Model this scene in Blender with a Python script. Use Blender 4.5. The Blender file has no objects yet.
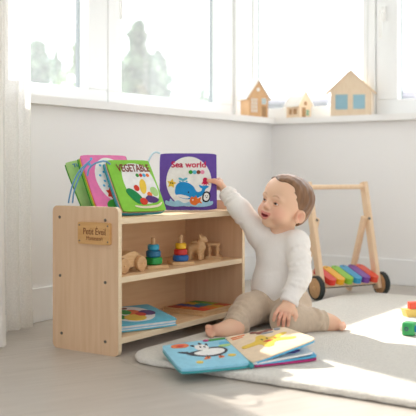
import bpy, bmesh, math, random
import numpy as np
from mathutils import Vector, Matrix, Euler, noise

SC = bpy.context.scene
COL = SC.collection
PI = math.pi
random.seed(7)

# ------------------------------------------------------------------ camera
TH = math.atan2(592, 870)                 # viewing direction, from +X towards +Y
CT, ST = math.cos(TH), math.sin(TH)
CAM_Z, FPX = 0.50, 870.0
cam_d = bpy.data.cameras.new('camera')
cam = bpy.data.objects.new('camera', cam_d)
COL.objects.link(cam)
cam.location = (0, 0, CAM_Z)
cam.rotation_euler = (PI / 2, 0, TH - PI / 2)
cam_d.sensor_width = 36
cam_d.lens = FPX / 416 * 36
cam_d.shift_y = -38 / 416
cam_d.clip_start = 0.05
cam_d.clip_end = 500
cam_d.dof.use_dof = True
cam_d.dof.focus_distance = 2.62
cam_d.dof.aperture_fstop = 3.8
SC.camera = cam

# ------------------------------------------------------------------ world, sun, exposure
SUN_K = 0.38                              # x per y of the way to the sun
SUN_EL = math.radians(37.3)
sun_dir = Vector((SUN_K, 1, 0)).normalized() * math.cos(SUN_EL) + Vector((0, 0, math.sin(SUN_EL)))
world = bpy.data.worlds.new('sky')
SC.world = world
world.use_nodes = True
wn, wl = world.node_tree.nodes, world.node_tree.links
bg = wn['Background']
tc = wn.new('ShaderNodeTexCoord')
dot = wn.new('ShaderNodeVectorMath'); dot.operation = 'DOT_PRODUCT'
dot.inputs[1].default_value = (0.78, 0.62, 0.0)
wl.new(tc.outputs['Generated'], dot.inputs[0])
mr = wn.new('ShaderNodeMapRange')
mr.inputs[1].default_value = -0.25; mr.inputs[2].default_value = 0.55
mr.inputs[3].default_value = 0.62; mr.inputs[4].default_value = 2.3
mr.interpolation_type = 'SMOOTHSTEP'
wl.new(dot.outputs['Value'], mr.inputs[0])
nz = wn.new('ShaderNodeTexNoise'); nz.inputs['Scale'].default_value = 3.0; nz.inputs['Detail'].default_value = 4
wl.new(tc.outputs['Generated'], nz.inputs['Vector'])
ramp = wn.new('ShaderNodeValToRGB')
ramp.color_ramp.elements[0].position = 0.35; ramp.color_ramp.elements[0].color = (0.89, 0.93, 1.0, 1)
ramp.color_ramp.elements[1].position = 0.65; ramp.color_ramp.elements[1].color = (0.945, 0.96, 1.0, 1)
wl.new(nz.outputs['Fac'], ramp.inputs[0])
wl.new(ramp.outputs[0], bg.inputs['Color'])
wl.new(mr.outputs[0], bg.inputs['Strength'])

sun_l = bpy.data.lights.new('sun', 'SUN')
sun_l.energy = 4.2
sun_l.color = (1.0, 0.95, 0.88)
sun_l.angle = math.radians(0.9)
sun = bpy.data.objects.new('sun', sun_l)
COL.objects.link(sun)
sun.location = (6, 8, 6)
sun.rotation_euler = sun_dir.to_track_quat('Z', 'Y').to_euler()

SC.view_settings.view_transform = 'Standard'
SC.view_settings.look = 'None'
SC.view_settings.gamma = 1
SC.view_settings.use_curve_mapping = False
SC.view_settings.exposure = 0.98
SC.cycles.use_denoising = True
SC.cycles.max_bounces = 10
SC.cycles.transparent_max_bounces = 16
SC.cycles.sample_clamp_indirect = 6


# ------------------------------------------------------------------ helpers: coordinates
def W(lat, d, z=0.0):
    """metres right of / ahead of the tripod -> room coordinates"""
    return Vector((CT * d + ST * lat, ST * d - CT * lat, z))


def ray(px):
    return (px - 208) / FPX


def pt(px, py, d):
    return W(ray(px) * d, d, CAM_Z + (170 - py) * d / FPX)


def on_y(px, y):
    t = ray(px); d = y / (ST - CT * t)
    return d * (CT + ST * t)


def on_x(px, x):
    t = ray(px); d = x / (CT + ST * t)
    return d * (ST - CT * t)


# ------------------------------------------------------------------ helpers: materials
def lin(c):
    if isinstance(c, str):
        c = c.lstrip('#'); c = [int(c[i:i + 2], 16) / 255 for i in (0, 2, 4)]
    return tuple(x / 12.92 if x <= 0.04045 else ((x + 0.055) / 1.055) ** 2.4 for x in c) + (1.0,)


MATS = {}


def mat(name, color, rough=0.5, var=0.0, scale=20, stretch=(1, 1, 1), bump=0.0, bscale=None, spec=0.4, sss=0.0,
        sheen=0.0, metal=0.0, attr=None, dark=None, trans=0.0, coat=0.0, rot=(0, 0, 0), bdist=0.002):
    if name in MATS:
        return MATS[name]
    m = bpy.data.materials.new(name)
    m.use_nodes = True
    N, L = m.node_tree.nodes, m.node_tree.links
    p = N['Principled BSDF']
    p.inputs['Roughness'].default_value = rough
    p.inputs['Specular IOR Level'].default_value = spec
    p.inputs['Metallic'].default_value = metal
    p.inputs['Sheen Weight'].default_value = sheen
    p.inputs['Coat Weight'].default_value = coat
    if sss:
        p.inputs['Subsurface Weight'].default_value = sss
        p.inputs['Subsurface Radius'].default_value = (0.02, 0.008, 0.004)
        p.inputs['Subsurface Scale'].default_value = 0.6
    t = N.new('ShaderNodeTexCoord')
    mp = N.new('ShaderNodeMapping')
    mp.inputs['Scale'].default_value = stretch
    mp.inputs['Rotation'].default_value = rot
    L.new(t.outputs['Object'], mp.inputs['Vector'])
    n = N.new('ShaderNodeTexNoise')
    n.inputs['Scale'].default_value = scale
    n.inputs['Detail'].default_value = 5
    L.new(mp.outputs[0], n.inputs['Vector'])
    c = lin(color)
    if attr:
        a = N.new('ShaderNodeAttribute'); a.attribute_name = attr
        L.new(a.outputs['Color'], p.inputs['Base Color'])
    elif var > 0 or dark:
        r = N.new('ShaderNodeValToRGB')
        dk = lin(dark) if dark else tuple(x * (1 - var) for x in c[:3]) + (1,)
        r.color_ramp.elements[0].position = 0.3; r.color_ramp.elements[0].color = dk
        r.color_ramp.elements[1].position = 0.7; r.color_ramp.elements[1].color = c
        L.new(n.outputs['Fac'], r.inputs[0])
        L.new(r.outputs[0], p.inputs['Base Color'])
    else:
        p.inputs['Base Color'].default_value = c
    if bump > 0:
        b = N.new('ShaderNodeBump'); b.inputs['Strength'].default_value = bump
        b.inputs['Distance'].default_value = bdist
        n2 = N.new('ShaderNodeTexNoise'); n2.inputs['Scale'].default_value = bscale or scale
        n2.inputs['Detail'].default_value = 4
        L.new(mp.outputs[0], n2.inputs['Vector'])
        L.new(n2.outputs['Fac'], b.inputs['Height'])
        L.new(b.outputs[0], p.inputs['Normal'])
    if trans > 0:
        tr = N.new('ShaderNodeBsdfTranslucent'); tr.inputs['Color'].default_value = c
        mx = N.new('ShaderNodeMixShader'); mx.inputs[0].default_value = trans
        L.new(p.outputs[0], mx.inputs[1]); L.new(tr.outputs[0], mx.inputs[2])
        L.new(mx.outputs[0], N['Material Output'].inputs['Surface'])
    MATS[name] = m
    return m


def wood(name, c, dark, scale=9, stretch=(1, 14, 14), rough=0.45, coat=0.0):
    return mat(name, c, rough=rough, dark=dark, scale=scale, stretch=stretch, bump=0.08, bscale=40, spec=0.35, coat=coat)


def cloth(name, c, var=0.12, sheen=0.15):
    return mat(name, c, rough=0.85, var=var, scale=60, bump=0.35, bscale=260, spec=0.15, sheen=sheen)


# ------------------------------------------------------------------ helpers: mesh
def obj(name, bm, m=None, parent=None, smooth=False, label=None):
    if isinstance(bm, bmesh.types.BMesh):
        bmesh.ops.recalc_face_normals(bm, faces=bm.faces[:])
        me = bpy.data.meshes.new(name)
        bm.to_mesh(me); bm.free()
    else:
        me = bm
        me.name = name
    if smooth:
        me.shade_smooth()
        if smooth == 'auto':
            try:
                me.set_sharp_from_angle(angle=math.radians(40))
            except Exception:
                pass
    o = bpy.data.objects.new(name, me)
    COL.objects.link(o)
    if m:
        me.materials.append(m)
    if parent:
        o.parent = parent
    if label:
        o['label'] = label
    return o


def tag(o, label, cat, group=None):
    o['label'] = label; o['category'] = cat
    if group:
        o['group'] = group
    return o


def thing(name, label, cat, loc=(0, 0, 0), rot=(0, 0, 0), group=None):
    o = bpy.data.objects.new(name, None)
    COL.objects.link(o)
    o.empty_display_size = 0.03
    o.location = loc
    o.rotation_euler = rot if hasattr(rot, '__len__') else (0, 0, rot)
    return tag(o, label, cat, group)


def local(o):
    """matrix that takes room coordinates into o's own"""
    return o.matrix_basis.inverted()


def struct(name, bm, m, parent=None, smooth=False):
    o = obj(name, bm, m, parent, smooth)
    if not parent:
        o['kind'] = 'structure'
    return o


def B():
    return bmesh.new()


def box(bm, lo, hi, bev=0.0, seg=2):
    lo, hi = Vector(lo), Vector(hi)
    r = bmesh.ops.create_cube(bm, size=1)
    vs = r['verts']
    for v in vs:
        v.co = Vector([(lo[i] + hi[i]) / 2 + v.co[i] * (hi[i] - lo[i]) for i in range(3)])
    if bev > 0:
        es = list({e for v in vs for e in v.link_edges})
        bmesh.ops.bevel(bm, geom=es, offset=bev, segments=seg, affect='EDGES', profile=0.5)
    return bm


def frame_of(d):
    d = d.normalized()
    a = Vector((0, 0, 1)) if abs(d.z) < 0.9 else Vector((1, 0, 0))
    x = d.cross(a).normalized()
    return x, d.cross(x).normalized()


def cyl(bm, a, b, r0, r1=None, n=28, bev=0.0):
    """a capped cylinder or cone frustum from a to b with softened rims"""
    a, b = Vector(a), Vector(b)
    r1 = r0 if r1 is None else r1
    d = b - a; L = d.length
    x, y = frame_of(d); d = d / L
    prof = [(0, r0), (L, r1)] if bev <= 0 else [(0, r0 - bev), (bev * .3, r0 - bev * .3), (bev, r0), (L - bev, r1), (L - bev * .3, r1 - bev * .3), (L, r1 - bev)]
    rings = []
    for h, r in prof:
        rings.append([bm.verts.new(a + d * h + (x * math.cos(2 * PI * k / n) + y * math.sin(2 * PI * k / n)) * r) for k in range(n)])
    for p, q in zip(rings, rings[1:]):
        for k in range(n):
            bm.faces.new((p[k], p[(k + 1) % n], q[(k + 1) % n], q[k]))
    bm.faces.new(rings[0]); bm.faces.new(rings[-1])
    return bm


def ringshape(bm, a, b, r_in, r_out, n=36, bev=0.003):
    """a solid ring (tyre, disc with a hole) along a..b"""
    a, b = Vector(a), Vector(b); d = b - a; L = d.length
    x, y = frame_of(d); d /= L
    prof = [(0, r_in), (0, r_out - bev), (bev, r_out), (L - bev, r_out), (L, r_out - bev), (L, r_in)]
    rings = [[bm.verts.new(a + d * h + (x * math.cos(2 * PI * k / n) + y * math.sin(2 * PI * k / n)) * r) for k in range(n)] for h, r in prof]
    for i in range(len(rings)):
        p, q = rings[i], rings[(i + 1) % len(rings)]
        for k in range(n):
            bm.faces.new((p[k], p[(k + 1) % n], q[(k + 1) % n], q[k]))
    return bm


def catmull(P, n=8, closed=False):
    P = [Vector(p) for p in P]
    out = []
    N = len(P)
    for i in range(N if closed else N - 1):
        g = lambda k: P[k % N] if closed else P[min(max(k, 0), N - 1)]
        p0, p1, p2, p3 = g(i - 1), g(i), g(i + 1), g(i + 2)
        for j in range(n):
            t = j / n
            out.append(0.5 * ((2 * p1) + (p2 - p0) * t + (2 * p0 - 5 * p1 + 4 * p2 - p3) * t * t + (3 * p1 - p0 - 3 * p2 + p3) * t ** 3))
    if not closed:
        out.append(P[-1])
    return out


def tube(bm, P, r, n=10):
    P = [Vector(p) for p in P]
    rs = r if hasattr(r, '__len__') else [r] * len(P)
    rings = []
    x = None
    for i, p in enumerate(P):
        d = (P[min(i + 1, len(P) - 1)] - P[max(i - 1, 0)]).normalized()
        if x is None:
            x, y = frame_of(d)
        else:
            x = (x - d * x.dot(d)).normalized(); y = d.cross(x)
        rings.append([bm.verts.new(p + (x * math.cos(2 * PI * k / n) + y * math.sin(2 * PI * k / n)) * rs[i]) for k in range(n)])
    for p, q in zip(rings, rings[1:]):
        for k in range(n):
            bm.faces.new((p[k], p[(k + 1) % n], q[(k + 1) % n], q[k]))
    bm.faces.new(rings[0]); bm.faces.new(rings[-1])
    return bm


def prism(bm, poly, fn0, fn1):
    """polygon poly (2d) extruded: fn0/fn1 map a 2d point to the two caps"""
    a = [bm.verts.new(fn0(*p)) for p in poly]
    b = [bm.verts.new(fn1(*p)) for p in poly]
    n = len(poly)
    bm.faces.new(a); bm.faces.new(b)
    for k in range(n):
        bm.faces.new((a[k], a[(k + 1) % n], b[(k + 1) % n], b[k]))
    return bm


def bevel_all(bm, off, seg=2, ang=30):
    es = [e for e in bm.edges if len(e.link_faces) == 2 and e.calc_face_angle(0) > math.radians(ang)]
    bmesh.ops.bevel(bm, geom=es, offset=off, segments=seg, affect='EDGES', profile=0.5)
    return bm


def rrect(x0, y0, x1, y1, r, n=6):
    out = []
    for cx, cy, a0 in ((x1 - r, y0 + r, -90), (x1 - r, y1 - r, 0), (x0 + r, y1 - r, 90), (x0 + r, y0 + r, 180)):
        for k in range(n + 1):
            a = math.radians(a0 + 90 * k / n)
            out.append((cx + r * math.cos(a), cy + r * math.sin(a)))
    return out


def ell(cx, cy, rx, ry, rot=0, n=40):
    c, s = math.cos(math.radians(rot)), math.sin(math.radians(rot))
    return [(cx + rx * math.cos(t) * c - ry * math.sin(t) * s, cy + rx * math.cos(t) * s + ry * math.sin(t) * c)
            for t in [2 * PI * k / n for k in range(n)]]


def blob(pts, n=6):
    return [(p.x, p.y) for p in catmull([(x, y, 0) for x, y in pts], n, True)]


def star(cx, cy, r, k=5, inner=0.5, rot=90):
    return [(cx + (r if i % 2 == 0 else r * inner) * math.cos(math.radians(rot) + PI * i / k),
             cy + (r if i % 2 == 0 else r * inner) * math.sin(math.radians(rot) + PI * i / k)) for i in range(2 * k)]


def text_mesh(body, bold=0.0):
    cu = bpy.data.curves.new('lettering', 'FONT')
    cu.body = body; cu.extrude = 0.0; cu.offset = bold; cu.resolution_u = 3
    o = bpy.data.objects.new('lettering', cu)
    COL.objects.link(o)
    dg = bpy.context.evaluated_depsgraph_get()
    dg.update()
    me = bpy.data.meshes.new_from_object(o.evaluated_get(dg))
    bpy.data.objects.remove(o); bpy.data.curves.remove(cu)
    bm = bmesh.new(); bm.from_mesh(me); bpy.data.meshes.remove(me)
    bmesh.ops.remove_doubles(bm, verts=bm.verts[:], dist=1e-5)
    return bm


def text_on(name, body, m, parent, fit, mp, off, bold=0.012):
    """lettering fitted into the (u0,v0,u1,v1) rectangle of a surface; mp(u,v) -> point, normal"""
    bm = text_mesh(body, bold)
    xs = [v.co.x for v in bm.verts]; ys = [v.co.y for v in bm.verts]
    x0, x1, y0, y1 = min(xs), max(xs), min(ys), max(ys)
    u0, v0, u1, v1 = fit
    r = bmesh.ops.extrude_face_region(bm, geom=bm.faces[:])
    up = {g for g in r['geom'] if isinstance(g, bmesh.types.BMVert)}
    for v in bm.verts:
        u = u0 + (v.co.x - x0) / (x1 - x0) * (u1 - u0); w = v0 + (v.co.y - y0) / (y1 - y0) * (v1 - v0)
        p, n = mp(u, w)
        v.co = p + n * (off if v in up else off - 0.0008)
    return obj(name, bm, m, parent)


def art(name, polys, m, parent, mp, layer, label=None):
    """felt pieces sewn on a surface; polys in the surface's 0..1 frame"""
    bm = B()
    h1 = 0.0005 + 0.0005 * layer
    for poly in polys:
        prism(bm, poly, lambda u, v: (lambda q: q[0] + q[1] * (-0.0004))(mp(u, v)), lambda u, v: (lambda q: q[0] + q[1] * h1)(mp(u, v)))
    return obj(name, bm, m, parent, label=label)


# ------------------------------------------------------------------ materials
M_wall = mat('white_wall_paint', '#f7f5f2', rough=0.9, var=0.02, scale=3, bump=0.05, bscale=160, spec=0.2)
M_white = mat('white_frame_paint', '#fafaf8', rough=0.4, var=0.015, scale=4, spec=0.4)
M_sill = mat('white_sill_lacquer', '#f7f5f1', rough=0.35, var=0.015, scale=4)
M_dark = mat('teal_grey_aluminium', '#46606b', rough=0.5, var=0.06, scale=10)
M_chrome = mat('satin_metal', '#c9c9c6', rough=0.3, metal=0.9, var=0.05)
M_steel = mat('dark_steel', '#77736c', rough=0.4, metal=0.8, var=0.1, scale=200)
M_birch = wood('birch_plywood', '#e4c29f', '#dab590', scale=5, stretch=(14, 14, 1))
M_birchx = wood('birch_plywood_lengthwise', '#f6d2a6', '#ecc495', scale=5, stretch=(1, 14, 14))  # grain runs lengthwise; base brightened to make up for little light inside the shelf
M_edge = wood('birch_edge', '#f0dcbd', '#e8cfa9', scale=8, stretch=(2, 6, 30))
M_beech = wood('beech', '#e3bd8f', '#d3a874', scale=14, stretch=(3, 14, 14))
M_beechd = wood('oiled_beech', '#d9b083', '#c79a6a', scale=14, stretch=(3, 14, 14))
M_pine = wood('pale_pine', '#f1d5b4', '#e8c7a2', scale=10, stretch=(12, 12, 1))


def glass_mat():
    m = bpy.data.materials.new('window_glass'); m.use_nodes = True
    N, L = m.node_tree.nodes, m.node_tree.links
    N.remove(N['Principled BSDF'])
    tr = N.new('ShaderNodeBsdfTransparent'); tr.inputs[0].default_value = (0.98, 0.985, 0.985, 1)
    gl = N.new('ShaderNodeBsdfGlossy'); gl.inputs['Roughness'].default_value = 0.02
    du = N.new('ShaderNodeBsdfTranslucent'); du.inputs[0].default_value = (1, 1, 1, 1)  # translucent share: a pale veil standing in for glare over the view outside
    n = N.new('ShaderNodeTexNoise'); n.inputs['Scale'].default_value = 4
    mr_ = N.new('ShaderNodeMapRange'); mr_.inputs[3].default_value = 0.06; mr_.inputs[4].default_value = 0.085
    L.new(n.outputs['Fac'], mr_.inputs[0])
    m1 = N.new('ShaderNodeMixShader'); m1.inputs[0].default_value = 0.05
    m2 = N.new('ShaderNodeMixShader')
    L.new(tr.outputs[0], m1.inputs[1]); L.new(gl.outputs[0], m1.inputs[2])
    L.new(mr_.outputs[0], m2.inputs[0])
    L.new(m1.outputs[0], m2.inputs[1]); L.new(du.outputs[0], m2.inputs[2])
    L.new(m2.outputs[0], N['Material Output'].inputs['Surface'])
    return m


M_glass = glass_mat()


def floor_mat():
    m = bpy.data.materials.new('greige_oak_planks'); m.use_nodes = True
    N, L = m.node_tree.nodes, m.node_tree.links
    p = N['Principled BSDF']; p.inputs['Roughness'].default_value = 0.36; p.inputs['Specular IOR Level'].default_value = 0.55
    t = N.new('ShaderNodeTexCoord'); mp = N.new('ShaderNodeMapping')
    mp.inputs['Rotation'].default_value = (0, 0, math.radians(24))
    L.new(t.outputs['Object'], mp.inputs[0])
    br = N.new('ShaderNodeTexBrick'); br.offset = 0.37
    br.inputs['Scale'].default_value = 1.0
    br.inputs['Brick Width'].default_value = 1.6; br.inputs['Row Height'].default_value = 0.19
    br.inputs['Mortar Size'].default_value = 0.0012
    br.inputs['Color1'].default_value = lin('#cbc2b8'); br.inputs['Color2'].default_value = lin('#c3b9ae')
    br.inputs['Mortar'].default_value = lin('#aea396')
    L.new(mp.outputs[0], br.inputs['Vector'])
    mp2 = N.new('ShaderNodeMapping'); mp2.inputs['Scale'].default_value = (1.2, 16, 1)
    L.new(mp.outputs[0], mp2.inputs[0])
    n = N.new('ShaderNodeTexNoise'); n.inputs['Scale'].default_value = 5; n.inputs['Detail'].default_value = 6
    L.new(mp2.outputs[0], n.inputs['Vector'])
    r = N.new('ShaderNodeValToRGB')
    r.color_ramp.elements[0].position = 0.3; r.color_ramp.elements[0].color = (0.86, 0.85, 0.83, 1)
    r.color_ramp.elements[1].position = 0.7; r.color_ramp.elements[1].color = (1.0, 1.0, 1.0, 1)
    L.new(n.outputs['Fac'], r.inputs[0])
    mx = N.new('ShaderNodeMix'); mx.data_type = 'RGBA'; mx.blend_type = 'MULTIPLY'; mx.inputs[0].default_value = 1
    L.new(br.outputs['Color'], mx.inputs[6]); L.new(r.outputs[0], mx.inputs[7])
    L.new(mx.outputs[2], p.inputs['Base Color'])
    b = N.new('ShaderNodeBump'); b.inputs['Strength'].default_value = 0.08; b.inputs['Distance'].default_value = 0.002
    L.new(n.outputs['Fac'], b.inputs['Height']); L.new(b.outputs[0], p.inputs['Normal'])
    return m


def curtain_mat(name, c, see, thru):
    m = bpy.data.materials.new(name); m.use_nodes = True
    N, L = m.node_tree.nodes, m.node_tree.links
    p = N['Principled BSDF']; p.inputs['Base Color'].default_value = lin(c); p.inputs['Roughness'].default_value = 0.9
    p.inputs['Specular IOR Level'].default_value = 0.1
    tl = N.new('ShaderNodeBsdfTranslucent'); tl.inputs[0].default_value = lin(c)
    tr = N.new('ShaderNodeBsdfTransparent')
    m1 = N.new('ShaderNodeMixShader'); m1.inputs[0].default_value = thru
    m2 = N.new('ShaderNodeMixShader')
    t = N.new('ShaderNodeTexCoord'); n = N.new('ShaderNodeTexNoise'); n.inputs['Scale'].default_value = 220
    L.new(t.outputs['Object'], n.inputs['Vector'])
    mr_ = N.new('ShaderNodeMapRange'); mr_.inputs[3].default_value = see * 0.6; mr_.inputs[4].default_value = see * 1.4
    L.new(n.outputs['Fac'], mr_.inputs[0]); L.new(mr_.outputs[0], m2.inputs[0])
    L.new(p.outputs[0], m1.inputs[1]); L.new(tl.outputs[0], m1.inputs[2])
    L.new(m1.outputs[0], m2.inputs[1]); L.new(tr.outputs[0], m2.inputs[2])
    L.new(m2.outputs[0], N['Material Output'].inputs['Surface'])
    return m


# ------------------------------------------------------------------ room shell
YW, XW = 2.08, 3.60            # inner faces of the two walls
YG, XG = 2.25, 3.68            # front face of the window frames
X0, Y0, ZC = -1.6, -1.8, 2.45
SILL = 0.744
WX0 = 1.93                     # where the window in the left wall begins
WY0 = 0.60                     # where the window in the right wall ends
ZT = 2.15                      # window head

struct('floor', box(B(), (X0, Y0, -0.05), (XW + .02, YW + .02, 0)), floor_mat())
struct('ceiling', box(B(), (X0, Y0, ZC), (XG + .2, YG + .2, ZC + .08)), M_wall)
bm = B()
box(bm, (X0, YW, 0), (XW + .22, YG + .17, 0.716))
box(bm, (X0, YW, 0.716), (WX0, YG + .17, ZC))
box(bm, (WX0, YW, ZT), (XW + .22, YG + .17, ZC))
struct('wall_left', bm, M_wall)
bm = B()
box(bm, (XW, Y0, 0), (XG + .14, YW, 0.716))
box(bm, (XW, Y0, 0.716), (XG + .14, WY0, ZC))
box(bm, (XW, WY0, ZT), (XG + .14, YW, ZC))
struct('wall_right', bm, M_wall)
# sills (one L-shaped board): front edges stand 4 cm proud of the walls
L_ = [(WX0 - .0, YW - .035), (XW - .035, YW - .035), (XW - .035, WY0), (XG + .03, WY0), (XG + .03, YG + .03), (WX0, YG + .03)]
bm = prism(B(), L_, lambda x, y: (x, y, 0.7165), lambda x, y: (x, y, SILL))
bevel_all(bm, 0.004)
struct('trim_1', bm, M_sill)
for nm, lo, hi in (('baseboard_left', (X0, YW - .014, 0), (XW, YW, .112)), ('baseboard_right', (XW - .014, Y0, 0), (XW, YW - .014, .112))):
    struct(nm, box(B(), lo, hi, 0.003), M_white)

# ------------------------------------------------------------------ windows
D_ = 0.05                      # frame depth


def fbox_y(bm, x0, x1, z0, z1, y0=YG, y1=YG + D_, bev=0.004):
    return box(bm, (x0, y0, z0), (x1, y1, z1), bev)


def fbox_x(bm, y0, y1, z0, z1, x0=XG, x1=XG + D_, bev=0.004):
    return box(bm, (x0, y0, z0), (x1, y1, z1), bev)


def window_y(name, xo0, xo1, xg0, xg1, zg0, zg1, fy=0.0):
    """a framed light in the left wall: outer xo0..xo1, glass xg0..xg1"""
    bm = B()
    y0, y1 = YG + fy, YG + D_
    box(bm, (xo0, y0, SILL), (xo1, y1, zg0), .004); box(bm, (xo0, y0, zg1), (xo1, y1, ZT), .004)
    box(bm, (xo0, y0, zg0), (xg0, y1, zg1), .004); box(bm, (xg1, y0, zg0), (xo1, y1, zg1), .004)
    f = struct(name, bm, M_white)
    bm = B()
    a, b = YG + D_ + .001, YG + D_ + .020
    box(bm, (xo0, a, SILL), (xo1, b, zg0)); box(bm, (xo0, a, zg1), (xo1, b, ZT))
    box(bm, (xo0, a, zg0), (xg0, b, zg1)); box(bm, (xg1, a, zg0), (xo1, b, zg1))
    obj('outer_frame', bm, M_dark, f)
    obj('pane', box(B(), (xg0 - .01, YG + D_ - .012, zg0 - .01), (xg1 + .01, YG + D_ - .008, zg1 + .01)), M_glass, f)
    return f


def window_x(name, yo0, yo1, yg0, yg1, zg0, zg1, fx=0.0):
    bm = B()
    x0, x1 = XG + fx, XG + D_
    box(bm, (x0, yo0, SILL), (x1, yo1, zg0), .004); box(bm, (x0, yo0, zg1), (x1, yo1, ZT), .004)
    box(bm, (x0, yo0, zg0), (x1, yg0, zg1), .004); box(bm, (x0, yg1, zg0), (x1, yo1, zg1), .004)
    f = struct(name, bm, M_white)
    bm = B()
    a, b = XG + D_ + .001, XG + D_ + .014
    box(bm, (a, yo0, SILL), (b, yo1, zg0)); box(bm, (a, yo0, zg1), (b, yo1, ZT))
    box(bm, (a, yo0, zg0), (b, yg0, zg1)); box(bm, (a, yg1, zg0), (b, yo1, zg1))
    obj('outer_frame', bm, M_dark, f)
    obj('pane', box(B(), (XG + D_ - .012, yg0 - .01, zg0 - .01), (XG + D_ - .008, yg1 + .01, zg1 + .01)), M_glass, f)
    return f


ZG0, ZG1 = 0.812, 2.06
xm = on_y(108, YG)
w1 = window_y('window_1', WX0, xm - .002, WX0 + .08, on_y(89, YG), ZG0, ZG1)
w2 = window_y('window_2', xm + .002, on_y(233, YG), on_y(122, YG), on_y(221, YG), ZG0, ZG1)
xc = XG + D_
struct('trim_2', box(B(), (on_y(234, YG), YG - .012, SILL), (xc, YG + D_, ZT), .004), M_white)   # corner post
yc = YG - .013
y_a, y_b = on_x(253.5, XG), on_x(362, XG)
y_c, y_d = on_x(376, XG), on_x(397.5, XG)
w3 = window_x('window_3', y_b - .028, yc, y_b, min(y_a, yc - .004), ZG0 - .012, ZG1)
struct('trim_3', box(B(), (XG - .004, y_c + .002, SILL), (XG + D_, y_b - .030, ZT), .004), M_white)
w4 = window_x('window_4', WY0 + .005, y_c - .001, WY0 + .09, y_d, ZG0 + .004, ZG1)


def handle(parent, p, n, up=1):
    """a tilt-turn handle: rosette, neck and lever; p on the frame face, n out of it"""
    n = Vector(n); p = Vector(p)
    bm = B()
    s = Vector((n.y, -n.x, 0))
    lo = p - s * .012 - Vector((0, 0, .033)); hi = p + s * .012 + Vector((0, 0, .033)) + n * .01
    box(bm, [min(lo[i], hi[i]) for i in range(3)], [max(lo[i], hi[i]) for i in range(3)], .004)
    cyl(bm, p + n * .01, p + n * .04, .008)
    q = p + n * .042
    lo = q - s * .0075 - n * .006 + Vector((0, 0, -.115 if up < 0 else -.012)); hi = q + s * .0075 + n * .006 + Vector((0, 0, .012 if up < 0 else .115))
    box(bm, [min(lo[i], hi[i]) for i in range(3)], [max(lo[i], hi[i]) for i in range(3)], .004)
    obj('handle', bm, M_sill, parent, smooth='auto')


def zat(px, py, x=None, y=None):
    t = ray(px); d = x / (CT + ST * t) if x else y / (ST - CT * t)
    return CAM_Z + (170 - py) * d / FPX


handle(w2, (on_y(113, YG), YG, zat(110, -9, y=YG)), (0, -1, 0), -1)
handle(w4, (XG, on_x(384, XG), zat(384, 14, x=XG)), (-1, 0, 0), -1)

# ------------------------------------------------------------------ curtains
M_sheer = curtain_mat('sheer_voile', '#fefcf8', 0.26, 0.60)
M_linen = curtain_mat('white_linen', '#fcf9f3', 0.05, 0.45)


def curtain(name, label, m, x0, x1, y, z0, z1, folds, amp, flare, hem):
    t = thing(name, label, 'curtain', (x1, y, 0))
    Lm = local(t)
    n = folds * 14

    def sheet(za, zb, dy, rows):
        bm = B(); g = []
        for j in range(rows + 1):
            z = za + (zb - za) * j / rows; row = []
            k = (z1 - z) / (z1 - z0)
            for i in range(n + 1):
                u = i / n
                x = x0 + (x1 + flare * k - x0) * u
                ph = 2 * PI * folds * u
                a = amp * (0.75 + 0.35 * math.sin(3.1 * u + 1))
                yy = y + dy + a * math.sin(ph + 0.5 * math.sin(2.3 * z)) + 0.3 * a * math.sin(2.7 * ph + 2 * z)
                xx = x + 0.35 * a * math.cos(ph * 1.0) * (1 if 0 < i < n else 0)
                row.append(bm.verts.new(Lm @ Vector((xx, yy, z))))
            g.append(row)
        for j in range(rows):
            for i in range(n):
                bm.faces.new((g[j][i], g[j][i + 1], g[j + 1][i + 1], g[j + 1][i]))
        return bm
    obj('drape', sheet(z0, z1, 0, 24), m, t, smooth=True)
    obj('hem', sheet(z0, z0 + hem, -.003, 4), m, t, smooth=True)
    return t


curtain('sheer_curtain', 'sheer white voile curtain hanging against the window, glowing in the sun', M_sheer, 1.60, 1.928, 1.985, 0.012, 2.35, 6, .018, .012, .05)
curtain('linen_curtain', 'dense white linen curtain with a deep bottom hem, in front of the sheer one', M_linen, 1.25, 1.675, 1.85, 0.008, 2.35, 5, .026, .03, .085)

# ------------------------------------------------------------------ the bookshelf
SX0, SX1, SY0, SY1, SH = 1.785, 2.424, 1.504, 1.745, 0.40
PT = 0.014
B_TOP, B_MID, B_BOT = 0.370, 0.212, 0.049      # upper faces of the boards
shelf = thing('toddler_bookshelf', 'low birch plywood bookshelf with three boards and an engraved nameplate', 'bookshelf', (SX0, SY0, 0))
Ls = local(shelf)
for xa, xb in ((SX0, SX0 + PT), (SX1 - PT, SX1)):
    poly = rrect(SY0, 0, SY1, SH, .016)
    bm = prism(B(), poly, lambda y, z: Ls @ Vector((xa, y, z)), lambda y, z: Ls @ Vector((xb, y, z)))
    bevel_all(bm, .0025)
    p_ = obj('side_panel', bm, M_birch, shelf, smooth='auto')
    p_.data.materials.append(M_edge)
    for f_ in p_.data.polygons:
        if abs(f_.normal.x) < .5:
            f_.material_index = 1                       # the cut plywood edge is paler than the faces
for zt in (B_TOP, B_MID, B_BOT):
    bm = B(); box(bm, Ls @ Vector((SX0 + PT, SY0 + .003, zt - .016)), Ls @ Vector((SX1 - PT, SY1 - .012, zt)), .002)
    sb_ = obj('shelf_board', bm, M_birchx, shelf)
    obj('edge_band', box(B(), Ls @ Vector((SX0 + PT, SY0 + .001, zt - .016)), Ls @ Vector((SX1 - PT, SY0 + .0035, zt)), .0008), M_edge, sb_)
bm = B(); box(bm, Ls @ Vector((SX0 + PT, SY1 - .012, B_BOT - .016)), Ls @ Vector((SX1 - PT, SY1 - .004, B_TOP)))
obj('back_panel', bm, M_birchx, shelf)


def on_panel(px, py):
    t = ray(px); d = SX0 / (CT + ST * t)
    return Vector((SX0, d * (ST - CT * t), CAM_Z + (170 - py) * d / FPX))


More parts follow.
